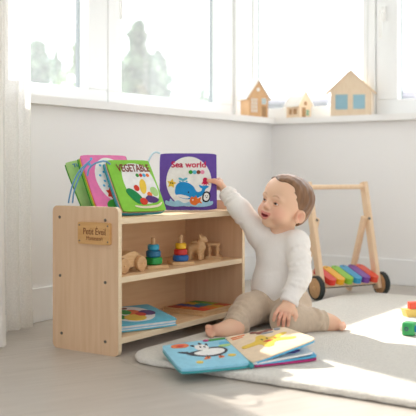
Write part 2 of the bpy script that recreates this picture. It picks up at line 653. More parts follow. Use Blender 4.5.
for px, py in ((59.8, 217), (60.2, 275.4), (61.7, 333), (105.3, 220.3), (105.3, 282.5), (105.3, 341.7)):
    c = Ls @ on_panel(px, py)
    bm = cyl(B(), c + Vector((.002, 0, 0)), c + Vector((-.0018, 0, 0)), .0042, n=20, bev=.0006)
    obj('bolt', bm, M_steel, shelf, smooth='auto')
    c2 = Vector((SX1 - SX0, c.y, c.z))
    obj('bolt', cyl(B(), c2 - Vector((.002, 0, 0)), c2 + Vector((.0018, 0, 0)), .0042, n=20, bev=.0006), M_steel, shelf, smooth='auto')

# nameplate
M_plate = wood('bamboo_plate', '#dcae74', '#cf9c60', scale=10, stretch=(14, 2, 14))
M_engrave = mat('burnt_engraving', '#7c4526', rough=0.8)
ya, yb = on_panel(80.0, 222).y, on_panel(111.6, 223).y
za, zb = 0.5 * (on_panel(77.4, 243).z + on_panel(109.5, 245).z), 0.5 * (on_panel(77.4, 221.4).z + on_panel(109.5, 223).z)
bm = prism(B(), rrect(yb, za, ya, zb, .005), lambda y, z: Ls @ Vector((SX0 + .0005, y, z)), lambda y, z: Ls @ Vector((SX0 - .009, y, z)))
bevel_all(bm, .001)
plate = obj('nameplate', bm, M_plate, shelf, smooth='auto', label='light bamboo nameplate with burnt lettering')


def mp_plate(u, v):
    return Ls @ Vector((SX0 - .009, ya + (yb - ya) * u, za + (zb - za) * v)), Vector((-1, 0, 0))


text_on('lettering', 'Petit Éveil', M_engrave, plate, (.18, .44, .88, .82), mp_plate, .0006, .002)
text_on('lettering', 'Montessori', M_engrave, plate, (.28, .18, .78, .37), mp_plate, .0006, .0)
for u, v in ((.055, .86), (.945, .86), (.055, .14), (.945, .14)):
    p, n = mp_plate(u, v)
    obj('screw', cyl(B(), p - n * .002, p + n * .001, .0022, n=16), M_steel, plate)

# ------------------------------------------------------------------ cloth books
def prof(u, v):
    return (1 - abs(2 * u - 1) ** 9) * (1 - abs(2 * v - 1) ** 9)


def rc(u, v, r=0.03):
    """pull the corners of the unit square in a little"""
    x, y = 2 * u - 1, 2 * v - 1
    k = 1 - r * (x * y) ** 6
    return 0.5 + 0.5 * x * k, 0.5 + 0.5 * y * k


def slab(w, h, y0, y1, b0=0.0, b1=0.0, inset=0.0, n=12):
    """a soft quilted panel in the book's frame: x across, z up, y through"""
    bm = B()
    sd = []
    for y, b in ((y0, -b0), (y1, b1)):
        g = []
        for j in range(n + 1):
            row = []
            for i in range(n + 1):
                u, v = i / n, j / n
                q = prof(u, v)
                uu, vv = rc(u, v)
                row.append(bm.verts.new((inset + (w - 2 * inset) * uu, y + b * q, inset + (h - 2 * inset) * vv)))
            g.append(row)
        sd.append(g)
    for g in sd:
        for j in range(n):
            for i in range(n):
                bm.faces.new((g[j][i], g[j][i + 1], g[j + 1][i + 1], g[j + 1][i]))
    a, b = sd
    for i in range(n):
        bm.faces.new((a[0][i], a[0][i + 1], b[0][i + 1], b[0][i])); bm.faces.new((a[n][i], a[n][i + 1], b[n][i + 1], b[n][i]))
        bm.faces.new((a[i][0], a[i + 1][0], b[i + 1][0], b[i][0])); bm.faces.new((a[i][n], a[i + 1][n], b[i + 1][n], b[i][n]))
    return bm


BUL = .003


def closed_book(root, w, h, t, front, back, pages, ct=.0035, fan=0.0):
    n_kids = len(pages) + 1
    cov = obj('front_cover', slab(w, h, 0, ct, BUL, 0), front, root, smooth='auto')
    n = len(pages); pt_ = (t - 2 * ct) / n
    for i, m in enumerate(pages):
        obj('page', slab(w, h, ct + pt_ * (i + .08), ct + pt_ * (i + .92), 0, 0, .0015 + .001 * (i % 2), 6), m, root, smooth='auto')
    obj('back_cover', slab(w, h, t - ct, t, 0, BUL * .5), back, root, smooth='auto')
    if fan:
        for i, ch in enumerate(c_ for c_ in root.children if not c_.name.startswith('back')):
            ch.rotation_euler = (fan * (1 - i / n_kids), 0, 0)
    obj('spine', box(B(), (-.0015, ct * .4, .004), (.003, t - ct * .4, h - .03), .001) if fan else box(B(), (w - .004, ct * .4, .004), (w + .001, t - ct * .4, h - .004), .001), back, root)

    def mp(u, v):
        return Vector((u * w, -BUL - .0001, v * h)), Vector((0, -1, 0))
    return cov, mp


C = lambda name, c: cloth('felt_' + name, c)
F_green, F_leaf, F_dkgreen = C('lime', '#8fd04a'), C('leaf', '#3f9a3a'), C('bottle', '#1f8a4c')
F_pink, F_white, F_cream = C('pink', '#ee7fb4'), C('white', '#f4f2ee'), C('cream', '#f0e2c4')
F_red, F_orange, F_yellow = C('red', '#d8402c'), C('orange', '#ee7a3a'), C('yellow', '#f0c948')
F_purple, F_blue, F_sky = C('violet', '#6e52a8'), C('cobalt', '#2f7fc8'), C('sky', '#5fb9e2')
F_pale, F_teal, F_plum = C('pale_blue', '#a9d6ec'), C('teal', '#4aa3a6'), C('plum', '#5a3a78')
F_black, F_grey, F_peach = C('black', '#23232a'), C('grey', '#9a9aa0'), C('peach', '#f0b690')
F_brown, F_paleg, F_magenta = C('brown', '#8a4a34'), C('pale_green', '#b4d98a'), C('magenta', '#c83c7e')
F_text, F_crim, F_aqua = C('maroon', '#8a3a28'), C('crimson', '#d8305a'), C('aqua', '#69bfd6')
F_rose = C('rose', '#f09ab8')
F_cord = cloth('blue_cord', '#6f9fc4')
F_cordp = cloth('pale_cord', '#c6dfec')

PHI = math.radians(40); LEAN = math.radians(32)


def stand(lat, d, phi, lean, t, z=B_TOP):
    """location and rotation of a book standing on a board, its front lower corner at lat, d"""
    return W(lat, d, z + t * math.sin(lean) + .0012), (-lean, 0, TH - PI / 2 + phi)


def ribbon(parent, pts, m, r=.0022):
    Lp = local(parent)
    return obj('ribbon', tube(B(), [Lp @ p for p in catmull([pt(*q) for q in pts], 6)], r, 8), m, parent, smooth=True)


# pale green book, rearmost of the three leaning books
loc, rot = stand(-.350, 2.474, math.radians(31), LEAN, .014)
rot = (rot[0], -.17, rot[2])
bk = thing('cloth_book', 'pale green cloth book with blue ribbon, leaning behind the pink book', 'book', loc, rot, 'cloth books leaning on top of the bookshelf')
cov, mp = closed_book(bk, .150, .172, .014, F_paleg, F_leaf, [F_green])
text_on('title', 'Time', F_blue, cov, (.12, .86, .36, .93), mp, .0012)
art('bird_picture', [blob([(.40, .30), (.50, .22), (.62, .28), (.66, .40), (.58, .50), (.46, .46)])], F_blue, cov, mp, 1)
art('leaf_picture', [ell(.30, .22, .10, .05, 40), ell(.55, .14, .12, .05, -20)], F_leaf, cov, mp, 1)
art('leaf_picture', [ell(.75, .60, .12, .06, 30)], F_green, cov, mp, 1)
ribbon(bk, [(91, 160, 2.47), (85, 165, 2.45), (78, 173, 2.43), (72.5, 185, 2.42), (69.5, 197, 2.42), (68.5, 203, 2.425)], F_cord)
ribbon(bk, [(90, 161, 2.47), (83.5, 169, 2.45), (78, 180, 2.43), (74, 192, 2.425), (72.5, 203, 2.43)], F_cord)

# pink book
loc, rot = stand(-.3035, 2.4135, PHI, LEAN, .024)
bk = thing('cloth_book', 'pink cloth book with snowy picture, between the pale green and the lime green books', 'book', loc, rot, 'cloth books leaning on top of the bookshelf')
cov, mp = closed_book(bk, .160, .188, .024, F_pink, F_leaf, [F_orange, F_yellow, F_green])
art('picture_disc', [ell(.52, .54, .36, .40)], F_white, cov, mp, 0)
art('snow_dots', [ell(u, v, .025, .022) for u, v in ((.27, .62), (.33, .52), (.28, .44), (.37, .68), (.38, .42), (.34, .80))], F_sky, cov, mp, 1)
art('flower_picture', [star(.38, .30, .11, 6, .6), star(.54, .30, .10, 6, .6)], F_red, cov, mp, 2)
art('meadow_picture', [blob([(.24, .06), (.27, .17), (.50, .21), (.80, .17), (.92, .07), (.6, .04)])], F_leaf, cov, mp, 1)
art('meadow_flowers', [ell(.46, .10, .05, .03), ell(.62, .12, .05, .03), ell(.76, .09, .05, .03)], F_yellow, cov, mp, 2)
art('snow_dots', [ell(.12, .82, .03, .026), ell(.20, .92, .025, .022)], F_sky, cov, mp, 1)
ribbon(bk, [(87.5, 176, 2.40), (89, 169, 2.40), (94, 164, 2.40), (101, 161.5, 2.405), (106, 161.5, 2.42), (110, 164, 2.45)], F_cord, .0026)

# lime green VEGETABLE book
loc, rot = stand(-.2348, 2.42, PHI, LEAN, .024)
bk = thing('cloth_book', 'lime green cloth book lettered VEGETABLE, leaning on the pink book', 'book', loc, rot, 'cloth books leaning on top of the bookshelf')
cov, mp = closed_book(bk, .151, .171, .024, F_green, F_teal, [F_leaf, F_peach, F_aqua])
art('picture_disc', [blob([(.30, .22), (.22, .55), (.30, .84), (.55, .92), (.84, .84), (.94, .55), (.90, .24), (.60, .12)])], F_white, cov, mp, 0)
text_on('title', 'VEGETABLE', F_text, cov, (.17, .75, .92, .90), mp, .0018, .015)
for u, m in ((.58, F_leaf), (.66, F_red), (.74, F_sky), (.82, F_orange)):
    art('dot', [ell(u, .68, .036, .034)], m, cov, mp, 2)
art('cucumber', [blob([(.20, .36), (.28, .43), (.42, .36), (.52, .22), (.46, .13), (.34, .16)])], F_dkgreen, cov, mp, 1)
art('corn_cob', [ell(.62, .46, .075, .15, -18)], F_yellow, cov, mp, 2)
art('carrot_slice', [ell(.46, .43, .06, .06)], F_red, cov, mp, 2)
art('tomato', [ell(.52, .17, .085, .065)], F_red, cov, mp, 3)
art('aubergine', [blob([(.58, .22), (.66, .28), (.80, .25), (.88, .19), (.78, .14), (.64, .15)])], F_plum, cov, mp, 3)
art('tomato', [ell(.71, .30, .055, .05)], F_orange, cov, mp, 2)
art('broccoli', [blob([(.76, .34), (.78, .43), (.88, .44), (.93, .36), (.90, .28), (.82, .27)])], F_paleg, cov, mp, 1)
art('plate_rim', [blob([(.30, .10), (.50, .08), (.80, .10), (.92, .15), (.92, .12), (.80, .06), (.50, .04), (.32, .07)])], F_cream, cov, mp, 1)

# violet Sea world book
SW_lat, SW_d, SW_phi = -.152, 2.758, math.radians(6)
loc, rot = stand(SW_lat, SW_d, SW_phi, math.radians(5), .020)
sea = thing('cloth_book', 'violet cloth book lettered Sea world with a blue whale, held upright by one hand', 'book', loc, rot, 'cloth books on top of the bookshelf')
cov, mp = closed_book(sea, .181, .181, .020, F_purple, F_purple, [F_cream, F_sky, F_cream])
art('picture_disc', [ell(.51, .50, .40, .44)], F_white, cov, mp, 0)
text_on('title', 'Sea world', F_crim, cov, (.20, .745, .81, .855), mp, .0018, .025)
for u, m in ((.54, F_leaf), (.61, F_aqua), (.68, F_brown), (.75, F_rose)):
    art('dot', [ell(u, .665, .036, .036)], m, cov, mp, 2)
whale = blob([(.27, .28), (.28, .42), (.36, .49), (.48, .48), (.58, .42), (.65, .32), (.72, .33), (.74, .37), (.70, .40), (.69, .44), (.75, .42), (.80, .43), (.86, .41), (.80, .36), (.78, .30), (.72, .24), (.58, .19), (.40, .20)])
w_ = art('whale', [whale], C('whale_blue', '#2b94d8'), cov, mp, 1)
art('whale_belly', [blob([(.28, .26), (.36, .22), (.46, .20), (.52, .22), (.46, .25), (.36, .27)])], F_white, cov, mp, 2)
art('whale_eye', [ell(.50, .31, .014, .014)], F_black, cov, mp, 2)
art('water_spout', [ell(.44, .54, .05, .022, 25), ell(.37, .54, .05, .022, -25), ell(.405, .51, .012, .03), ell(.35, .50, .02, .014), ell(.47, .50, .02, .014)], F_aqua, cov, mp, 1)
art('starfish', [star(.205, .465, .088, 5, .52, 80)], F_yellow, cov, mp, 1)
art('starfish_eyes', [ell(.19, .475, .011, .013), ell(.222, .47, .011, .013)], F_black, cov, mp, 2)
art('octopus', [blob([(.755, .50), (.76, .55), (.80, .57), (.84, .54), (.84, .49), (.87, .44), (.83, .46), (.82, .42), (.80, .45), (.76, .42), (.77, .46), (.73, .45)])], F_crim, cov, mp, 1)
art('wave_splash', [blob([(.10, .10), (.10, .17), (.16, .15), (.18, .20), (.24, .15), (.32, .17), (.42, .12), (.55, .15), (.66, .11), (.78, .16), (.86, .22), (.88, .15), (.93, .15), (.90, .08), (.70, .05), (.45, .07), (.25, .06)])], F_pale, cov, mp, 2)
art('fish', [blob([(.52, .16), (.55, .23), (.60, .22), (.63, .25), (.66, .20), (.72, .22), (.71, .16), (.74, .11), (.68, .12), (.62, .08), (.55, .10)])], F_orange, cov, mp, 3)
art('fish_eye', [ell(.575, .175, .013, .014)], F_white, cov, mp, 4)
art('penguin', [blob([(.74, .20), (.76, .29), (.82, .325), (.88, .29), (.88, .20), (.84, .14), (.77, .14)])], F_black, cov, mp, 3)
art('penguin_face', [blob([(.765, .21), (.78, .28), (.82, .30), (.86, .27), (.86, .20), (.82, .16), (.78, .17)])], F_white, cov, mp, 4)
art('penguin_face_marks', [ell(.80, .245, .008, .01), ell(.835, .245, .008, .01), ell(.818, .215, .014, .008)], F_black, cov, mp, 5)
ribbon(sea, [(160, 153.5, 2.775), (156, 152.2, 2.775), (152, 154.5, 2.77), (149, 160, 2.765), (147.5, 166, 2.765), (148.5, 174, 2.765), (151, 184, 2.765)], F_cordp, .0030)

# ------------------------------------------------------------------ toys on the middle board
# wooden car
root = W(-.229, 2.405, B_MID + .0005)
car = thing('toy_car', 'plain beech toy car on the middle board beside the side panel', 'toy car', (root.x, root.y, root.z))
bm = prism(B(), blob([(-.022, .014), (-.026, .032), (-.012, .043), (.020, .052), (.048, .058), (.072, .053), (.094, .038), (.100, .016), (.078, .012), (.040, .014)], 5),
           lambda x, z: (x, .014, z), lambda x, z: (x, .046, z))
bevel_all(bm, .003)
obj('body', bm, M_beech, car, smooth='auto')
for x in (0.0, .077):
    for ya_, yb_ in ((0, .013), (.047, .060)):
        wh = obj('wheel', cyl(B(), (x, ya_, .0220), (x, yb_, .0220), .0220, bev=.003), M_beechd, car, smooth='auto')
    obj('axle', cyl(B(), (x, -.002, .0220), (x, .062, .0220), .004, n=14), M_beech, car, smooth='auto')


def stacker(lat, d, base_label, rings, ang=0.0):
    """a base with a peg; the loose rings on it are things of their own"""
    p = W(lat, d, B_MID + .0005)
    t = thing('ring_stacker', base_label, 'stacking toy', p, ang, 'ring stackers on the middle board')
    bm = prism(B(), rrect(-.036, -.034, .036, .034, .006), lambda x, y: (x, y, 0), lambda x, y: (x, y, .009))
    bevel_all(bm, .0015)
    obj('base_plate', bm, M_beech, t, smooth='auto')
    bm = B()
    cyl(bm, (0, 0, .008), (0, 0, .089), .0070, .0070, bev=.003)
    obj('peg', bm, M_beechd, t, smooth='auto')
    z = .0095
    for nm, label, c, r, hh, square in rings:
        m = mat('lacquer_' + c.strip('#'), c, rough=0.38, var=0.08, scale=30, coat=0.2)
        bm = B()
        if square:
            n = 40
            out = rrect(-r, -r, r, r, r * .45, 6)
        else:
            out = ell(0, 0, r, r, 0, 40)
        inn = [(.0086 * math.cos(math.atan2(y, x)), .0086 * math.sin(math.atan2(y, x))) for x, y in out]
        bv = .003
        lev = []
        for k, (s, zz) in enumerate(((1 - bv / r, 0), (1, bv), (1, hh - bv), (1 - bv / r, hh))):
            lev.append([bm.verts.new((x * s, y * s, zz)) for x, y in out])
        lev.append([bm.verts.new((x, y, hh)) for x, y in inn]); lev.insert(0, [bm.verts.new((x, y, 0)) for x, y in inn])
        for i in range(len(lev)):
            a, b = lev[i], lev[(i + 1) % len(lev)]
            for k in range(len(a)):
                bm.faces.new((a[k], a[(k + 1) % len(a)], b[(k + 1) % len(a)], b[k]))
        o = obj('stacking_ring', bm, m, smooth='auto')
        o.location = (p.x, p.y, p.z + z)
        o.rotation_euler = (0, 0, ang + (.35 if square else 0))
        tag(o, label, 'stacking ring', 'rings on the stackers')
        z += hh + .0003


stacker(-.161, 2.565, 'beech base and peg of the stacker with green and teal rings',
        [('g', 'green squarish ring, lowest on the stacker beside the toy car', '#1d9a45', .0215, .0215, True),
         ('b', 'dark blue ring between the green and the teal rings', '#1f6f96', .0218, .0195, False),
         ('t', 'small teal ring on top of the stacker beside the toy car', '#2f9fc0', .0172, .0175, False)], TH - PI / 2 + .5)
stacker(-.0838, 2.665, 'beech base and peg of the stacker with yellow, red and blue rings',
        [('b', 'blue ring lowest on the stacker beside the carved animal', '#1c66b0', .0245, .0180, False),
         ('r', 'red ring between the blue and the yellow rings', '#cf2f2b', .0210, .0180, False),
         ('y', 'small yellow ring on top of the red ring', '#efbd24', .0170, .0180, False)], TH - PI / 2 + .3)


# ------------------------------------------------------------------ smooth solids (distance field -> surface)
class Field:
    def __init__(s, lo, hi, h):
        s.h = h
        s.lo = np.array(lo, float)
        s.n = np.ceil((np.array(hi) - s.lo) / h).astype(int) + 1
        s.D = np.full(tuple(s.n), 0.5, np.float32)

    def _box(s, lo, hi):
        a = np.maximum(np.floor((np.array(lo) - s.lo) / s.h).astype(int), 0)
        b = np.minimum(np.ceil((np.array(hi) - s.lo) / s.h).astype(int) + 1, s.n)
        sl = tuple(slice(x, max(y, x)) for x, y in zip(a, b))
        ax = [s.lo[i] + s.h * np.arange(sl[i].start, sl[i].stop) for i in range(3)]
        P = np.stack(np.meshgrid(*ax, indexing='ij'), -1)
        return sl, P

    def put(s, fn, lo, hi, k=0.01, cut=False):
        pad = max(k * 1.5, 3 * s.h)
        sl, P = s._box(np.array(lo) - pad, np.array(hi) + pad)
        if P.size == 0:
            return
        d = fn(P).astype(np.float32)
        a = s.D[sl]
        if cut:
            b = -d
            t = np.clip(0.5 - 0.5 * (b - a) / k, 0, 1)
            s.D[sl] = b * (1 - t) + a * t + k * t * (1 - t)
        else:
            t = np.clip(0.5 + 0.5 * (a - d) / k, 0, 1)
            s.D[sl] = a * (1 - t) + d * t - k * t * (1 - t)

    def cone(s, a, b, ra, rb=None, k=0.01, cut=False):
        a, b = np.array(a, float), np.array(b, float)
        rb = ra if rb is None else rb
        ba = b - a; L2 = max(float(ba @ ba), 1e-12)

        def fn(P):
            t = np.clip(((P - a) @ ba) / L2, 0, 1)
            return np.linalg.norm(P - a - t[..., None] * ba, axis=-1) - (ra + t * (rb - ra))
        r = max(ra, rb)
        s.put(fn, np.minimum(a, b) - r, np.maximum(a, b) + r, k, cut)

    def chain(s, pts, rs, k=0.01):
        for i in range(len(pts) - 1):
            s.cone(pts[i], pts[i + 1], rs[i], rs[i + 1], k)

    def ell(s, c, r, R=None, k=0.01, cut=False):
        c = np.array(c, float); r = np.array(r, float)
        R = np.eye(3) if R is None else np.array(R, float)      # rows: the ellipsoid's axes

        def fn(P):
            q = (P - c) @ R.T
            k0 = np.linalg.norm(q / r, axis=-1); k1 = np.linalg.norm(q / (r * r), axis=-1)
            return k0 * (k0 - 1) / np.maximum(k1, 1e-9)
        m = float(r.max())
        s.put(fn, c - m, c + m, k, cut)

    def plane(s, p, n, lo, hi, k=0.002):
        """cut away what lies on the side n points to, inside the box lo..hi"""
        p, n = np.array(p, float), np.array(n, float); n = n / np.linalg.norm(n)
        s.put(lambda P: -((P - p) @ n), lo, hi, k, True)

    def mesh(s, name, col=None):
        D = s.D; h = s.h
        ins = D < 0
        nx, ny, nz = D.shape
        cnt = np.zeros((nx - 1, ny - 1, nz - 1), np.int8)
        for i in (0, 1):
            for j in (0, 1):
                for k in (0, 1):
                    cnt += ins[i:nx - 1 + i, j:ny - 1 + j, k:nz - 1 + k]
        cells = np.argwhere((cnt > 0) & (cnt < 8))
        idx = -np.ones(cnt.shape, np.int64); idx[tuple(cells.T)] = np.arange(len(cells))
        acc = np.zeros((len(cells), 3)); num = np.zeros(len(cells))
        corners = [(i, j, k) for i in (0, 1) for j in (0, 1) for k in (0, 1)]
        for a in corners:
            for ax in range(3):
                if a[ax]:
                    continue
                b = list(a); b[ax] = 1
                va = D[tuple((cells + a).T)]; vb = D[tuple((cells + b).T)]
                x = (va < 0) != (vb < 0)
                t = np.where(x, va / np.where(x, va - vb, 1), 0)
                p = np.array(a, float)[None, :].repeat(len(cells), 0); p[:, ax] += t
                acc[x] += p[x]; num[x] += 1
        V = s.lo + h * (cells + acc / num[:, None])
        faces = []
        for ax in range(3):
            sl0 = [slice(None)] * 3; sl1 = [slice(None)] * 3
            sl0[ax] = slice(0, -1); sl1[ax] = slice(1, None)
            A, Bn = ins[tuple(sl0)], ins[tuple(sl1)]
            E = np.argwhere(A != Bn)
            o1, o2 = [(1, 2), (2, 0), (0, 1)][ax]
            ok = (E[:, o1] > 0) & (E[:, o2] > 0) & (E[:, o1] < D.shape[o1] - 1) & (E[:, o2] < D.shape[o2] - 1)
            E = E[ok]
            q = []
            for d1, d2 in ((-1, -1), (0, -1), (0, 0), (-1, 0)):
                e = E.copy(); e[:, o1] += d1; e[:, o2] += d2
                q.append(idx[tuple(e.T)])
            q = np.stack(q, 1)
            fl = A[tuple(E.T)]
            q[~fl] = q[~fl][:, ::-1]
            faces.append(q)
        F = np.concatenate(faces)
        me = bpy.data.meshes.new(name)
        me.from_pydata(V.tolist(), [], F.tolist())
        me.update()
        me.shade_smooth()
        if col is not None:
            at = me.color_attributes.new('skin', 'FLOAT_COLOR', 'POINT')
            c = np.ones((len(V), 4), np.float32); c[:, :3] = col(V)
            at.data.foreach_set('color', c.ravel())
        return me


# ------------------------------------------------------------------ carved toys at the end of the middle board
p = W(-.0145 * 2.785, 2.785, B_MID + .0005)
ani = thing('toy_animal', 'carved wooden animal standing on four legs beside the blue, red and yellow stacker', 'toy animal', p, TH - PI / 2 - .25)
ani.scale = (1.12, 1.12, 1.12)
f = Field((-.05, -.03, -.003), (.05, .03, .09), .0016)
f.cone((-.010, 0, .034), (.014, 0, .036), .0155, .0165, .01)
for x, y, r in ((-.014, -.010, .0058), (.016, -.010, .0062), (-.013, .010, .0058), (.017, .010, .0062)):
    f.cone((x, y, .005), (x * .9, y * .9, .032), r, r + .002, .005)
f.cone((.014, 0, .044), (.018, 0, .058), .010, .0085, .008)
f.ell((.021, 0, .061), (.0105, .009, .0085), k=.005)
f.cone((.026, 0, .059), (.031, 0, .055), .006, .005, .005)
for y in (-.0075, .0075):
    f.cone((.0165, y, .065), (.0145, y * 1.2, .0715), .0042, .0026, .003)
f.cone((-.024, 0, .040), (-.034, 0, .050), .0038, .0028, .004)
f.put(lambda P: -(P[..., 2]), (-.06, -.04, -.01), (.06, .04, .01), .001, False) if False else None
f.D = np.maximum(f.D, -(f.lo[2] + f.h * np.arange(f.n[2]))[None, None, :].astype(np.float32))
obj('body', f.mesh('body'), M_beech, ani)
obj('saddle', bevel_all(prism(B(), rrect(-.010, -.0175, .010, .0175, .004), lambda x, y: (x, y, .049), lambda x, y: (x, y, .0545)), .0012), M_beechd, ani)

p = W(.0062 * 2.835, 2.835, B_MID + .0005)
pav = thing('toy_stand', 'small carved wooden stand with turned posts at the end of the middle board', 'wooden toy', p, TH - PI / 2 - .1)
obj('base_plate', bevel_all(prism(B(), rrect(-.026, -.020, .026, .020, .003), lambda x, y: (x, y, 0), lambda x, y: (x, y, .008)), .0012), M_beech, pav)
obj('top_plate', bevel_all(prism(B(), rrect(-.021, -.016, .021, .016, .003), lambda x, y: (x, y, .043), lambda x, y: (x, y, .050)), .0012), M_beech, pav)
for x in (-.013, .013):
    for y in (-.010, .010):
        bm = B()
        cyl(bm, (x, y, .008), (x, y, .016), .0068, .0048); cyl(bm, (x, y, .016), (x, y, .026), .0048, .0075)
        cyl(bm, (x, y, .026), (x, y, .035), .0075, .0048); cyl(bm, (x, y, .035), (x, y, .043), .0048, .0068)
        obj('post', bm, M_beechd, pav, smooth='auto')

# ------------------------------------------------------------------ bottom board: puzzle and book
px0, py0 = 2.205, 1.512
PW, PD = .180, .165
tray = thing('puzzle_tray', 'shallow wooden puzzle tray lying on the bottom board against the end panel', 'puzzle', (px0, py0, B_BOT + .0005))
bm = prism(B(), rrect(0, 0, PW, PD, .008), lambda x, y: (x, y, 0), lambda x, y: (x, y, .009)); bevel_all(bm, .0012)
obj('base', bm, M_beech, tray, smooth='auto')
o_, i_ = rrect(0, 0, PW, PD, .008), rrect(.010, .010, PW - .010, PD - .010, .005)
bm = B()
lv = [[bm.verts.new((x, y, z)) for x, y in q] for q, z in ((i_, .0085), (o_, .0085), (o_, .015), (i_, .015))]
for i in range(4):
    a, b = lv[i], lv[(i + 1) % 4]
    for k in range(len(a)):
        bm.faces.new((a[k], a[(k + 1) % len(a)], b[(k + 1) % len(a)], b[k]))
obj('rim', bm, M_beechd, tray)
cols = [['#d9482f', '#e07a2c', '#d8a53a', '#c9542e'], ['#e07a2c', '#2f62a8', '#1f9aa0', '#8cb43a'], ['#b8452c', '#2c4f93', '#e2b531', '#4f9c3d']]
cn = {'#d9482f': 'red', '#e07a2c': 'orange', '#d8a53a': 'ochre', '#c9542e': 'brick red', '#2f62a8': 'blue', '#1f9aa0': 'turquoise', '#8cb43a': 'lime',
      '#b8452c': 'rust', '#2c4f93': 'navy', '#e2b531': 'yellow', '#4f9c3d': 'green'}
rows = ['open front', 'middle', 'back']
for j in range(3):
    for i in range(4):
        wx, wy = (PW - .024) / 4, (PD - .024) / 3
        cx, cy = .012 + wx * (i + .5), .012 + wy * (j + .5)
        tab = wx * .16
        out = []
        hx, hy = wx / 2 - .0006, wy / 2 - .0006
        for k in range(4):
            c = [(hx, -hy), (hx, hy), (-hx, hy), (-hx, -hy)]
            a, b = Vector(c[k] + (0,)), Vector(c[(k + 1) % 4] + (0,))
            nrm = Vector(((b - a).y, -(b - a).x, 0)).normalized()
            out.append((a.x, a.y))
            edge = (i == 3, j == 2, i == 0, j == 0)[k]
            if not edge:
                sgn = -1 if k in (2, 3) else 0.86
                for q in range(9):
                    an = math.radians(-30 + 240 * q / 8)
                    m_ = (a + b) / 2 + nrm * (tab * .55 * (-1 if sgn < 0 else 1))
                    e = (b - a).normalized()
                    s_ = m_ - e * math.cos(an) * tab * .8 * abs(sgn) + nrm * math.sin(an) * tab * .8 * abs(sgn) * (-1 if sgn < 0 else 1)
                    out.append((s_.x, s_.y))
        c = cols[j][i]
        bm = prism(B(), out, lambda x, y: (x, y, 0), lambda x, y: (x, y, .0062))
        o = obj('puzzle_piece', bm, mat('puzzle_' + c.strip('#'), c, rough=.5, var=.15, scale=40))
        o.location = (px0 + cx, py0 + cy, B_BOT + .0005 + .0095)
        where = ('at the book end', 'second along', 'third along', 'at the panel end')[i]
        tag(o, '%s jigsaw piece in the puzzle tray, %s row, %s' % (cn[c], rows[j], where), 'puzzle piece', 'pieces in the puzzle tray')

# book lying on the bottom board
d0 = W(-.245, 2.395, 0)
bw, bh, bt = .196, .165, .019
bphi = math.radians(36)
bk = thing('picture_book', 'sky blue picture book with fruit on its cover, lying on the bottom board', 'book', (d0.x, d0.y, B_BOT + bt + .0025), (-PI / 2, 0, TH - PI / 2 + bphi))
cov, mp = closed_book(bk, bw, bh, bt, F_aqua, F_aqua, [F_white, F_white, F_pale, F_white], .003, math.radians(8))
art('picture_disc', [ell(.42, .50, .38, .44)], F_white, cov, mp, 0)
art('cucumber', [ell(.16, .40, .13, .15, 10)], F_leaf, cov, mp, 1)
art('lemon', [ell(.40, .26, .17, .17, 10)], F_yellow, cov, mp, 2)
art('orange_slice', [ell(.50, .55, .13, .15)], F_orange, cov, mp, 1)
art('tomato', [ell(.56, .40, .08, .10), ell(.14, .72, .10, .07)], F_red, cov, mp, 3)
art('plum', [ell(.70, .46, .13, .14)], F_plum, cov, mp, 2)
art('pear', [ell(.38, .60, .10, .13)], F_leaf, cov, mp, 2)
art('berry', [ell(.30, .82, .06, .05), ell(.46, .80, .06, .05)], F_brown, cov, mp, 1)

# ------------------------------------------------------------------ rug
RX0, RX1, RY0, RY1, RZ = 1.750, 3.20, -.35, 1.468, .019
M_rug = mat('cream_wool_pile', '#f5efe4', rough=0.95, var=0.13, scale=140, bump=1.0, bscale=260, spec=0.1, sheen=0.2, bdist=0.006)
bm = B()
outl = rrect(RX0, RY0, RX1, RY1, .105, 14)
# densify the outline
dens = []
for k in range(len(outl)):
    a, b = Vector(outl[k] + (0,)), Vector(outl[(k + 1) % len(outl)] + (0,))
    m_ = max(1, int((b - a).length / .012))
    for q in range(m_):
        p = a.lerp(b, q / m_); dens.append((p.x, p.y))
cxr, cyr = (RX0 + RX1) / 2, (RY0 + RY1) / 2
levels = [(0.004, .0008), (-.003, .004), (-.0045, .010), (-.002, .0155), (.004, .0185), (.012, RZ)]
lv = []
for ins_, z in levels:
    row = []
    for x, y in dens:
        dv = Vector((cxr - x, cyr - y, 0)); l = dv.length; dv /= l
        w_n = noise.noise((x * 90, y * 90, z * 60)) * .0034
        row.append(bm.verts.new((x + dv.x * (ins_ + w_n), y + dv.y * (ins_ + w_n), max(z + w_n * .4, .0006))))
    lv.append(row)
for a, b in zip(lv, lv[1:]):
    for k in range(len(a)):
        bm.faces.new((a[k], a[(k + 1) % len(a)], b[(k + 1) % len(a)], b[k]))
bm.faces.new(lv[-1]); bm.faces.new(lv[0])
tag(obj('rug', bm, M_rug, smooth='auto'), 'cream wool rug with rounded corner on the plank floor', 'rug')

# ------------------------------------------------------------------ open cloth book on the rug
def corner(px, py, z):
    d = (CAM_Z - z) * FPX / (py - 170)
    return W(ray(px) * d, d, z)


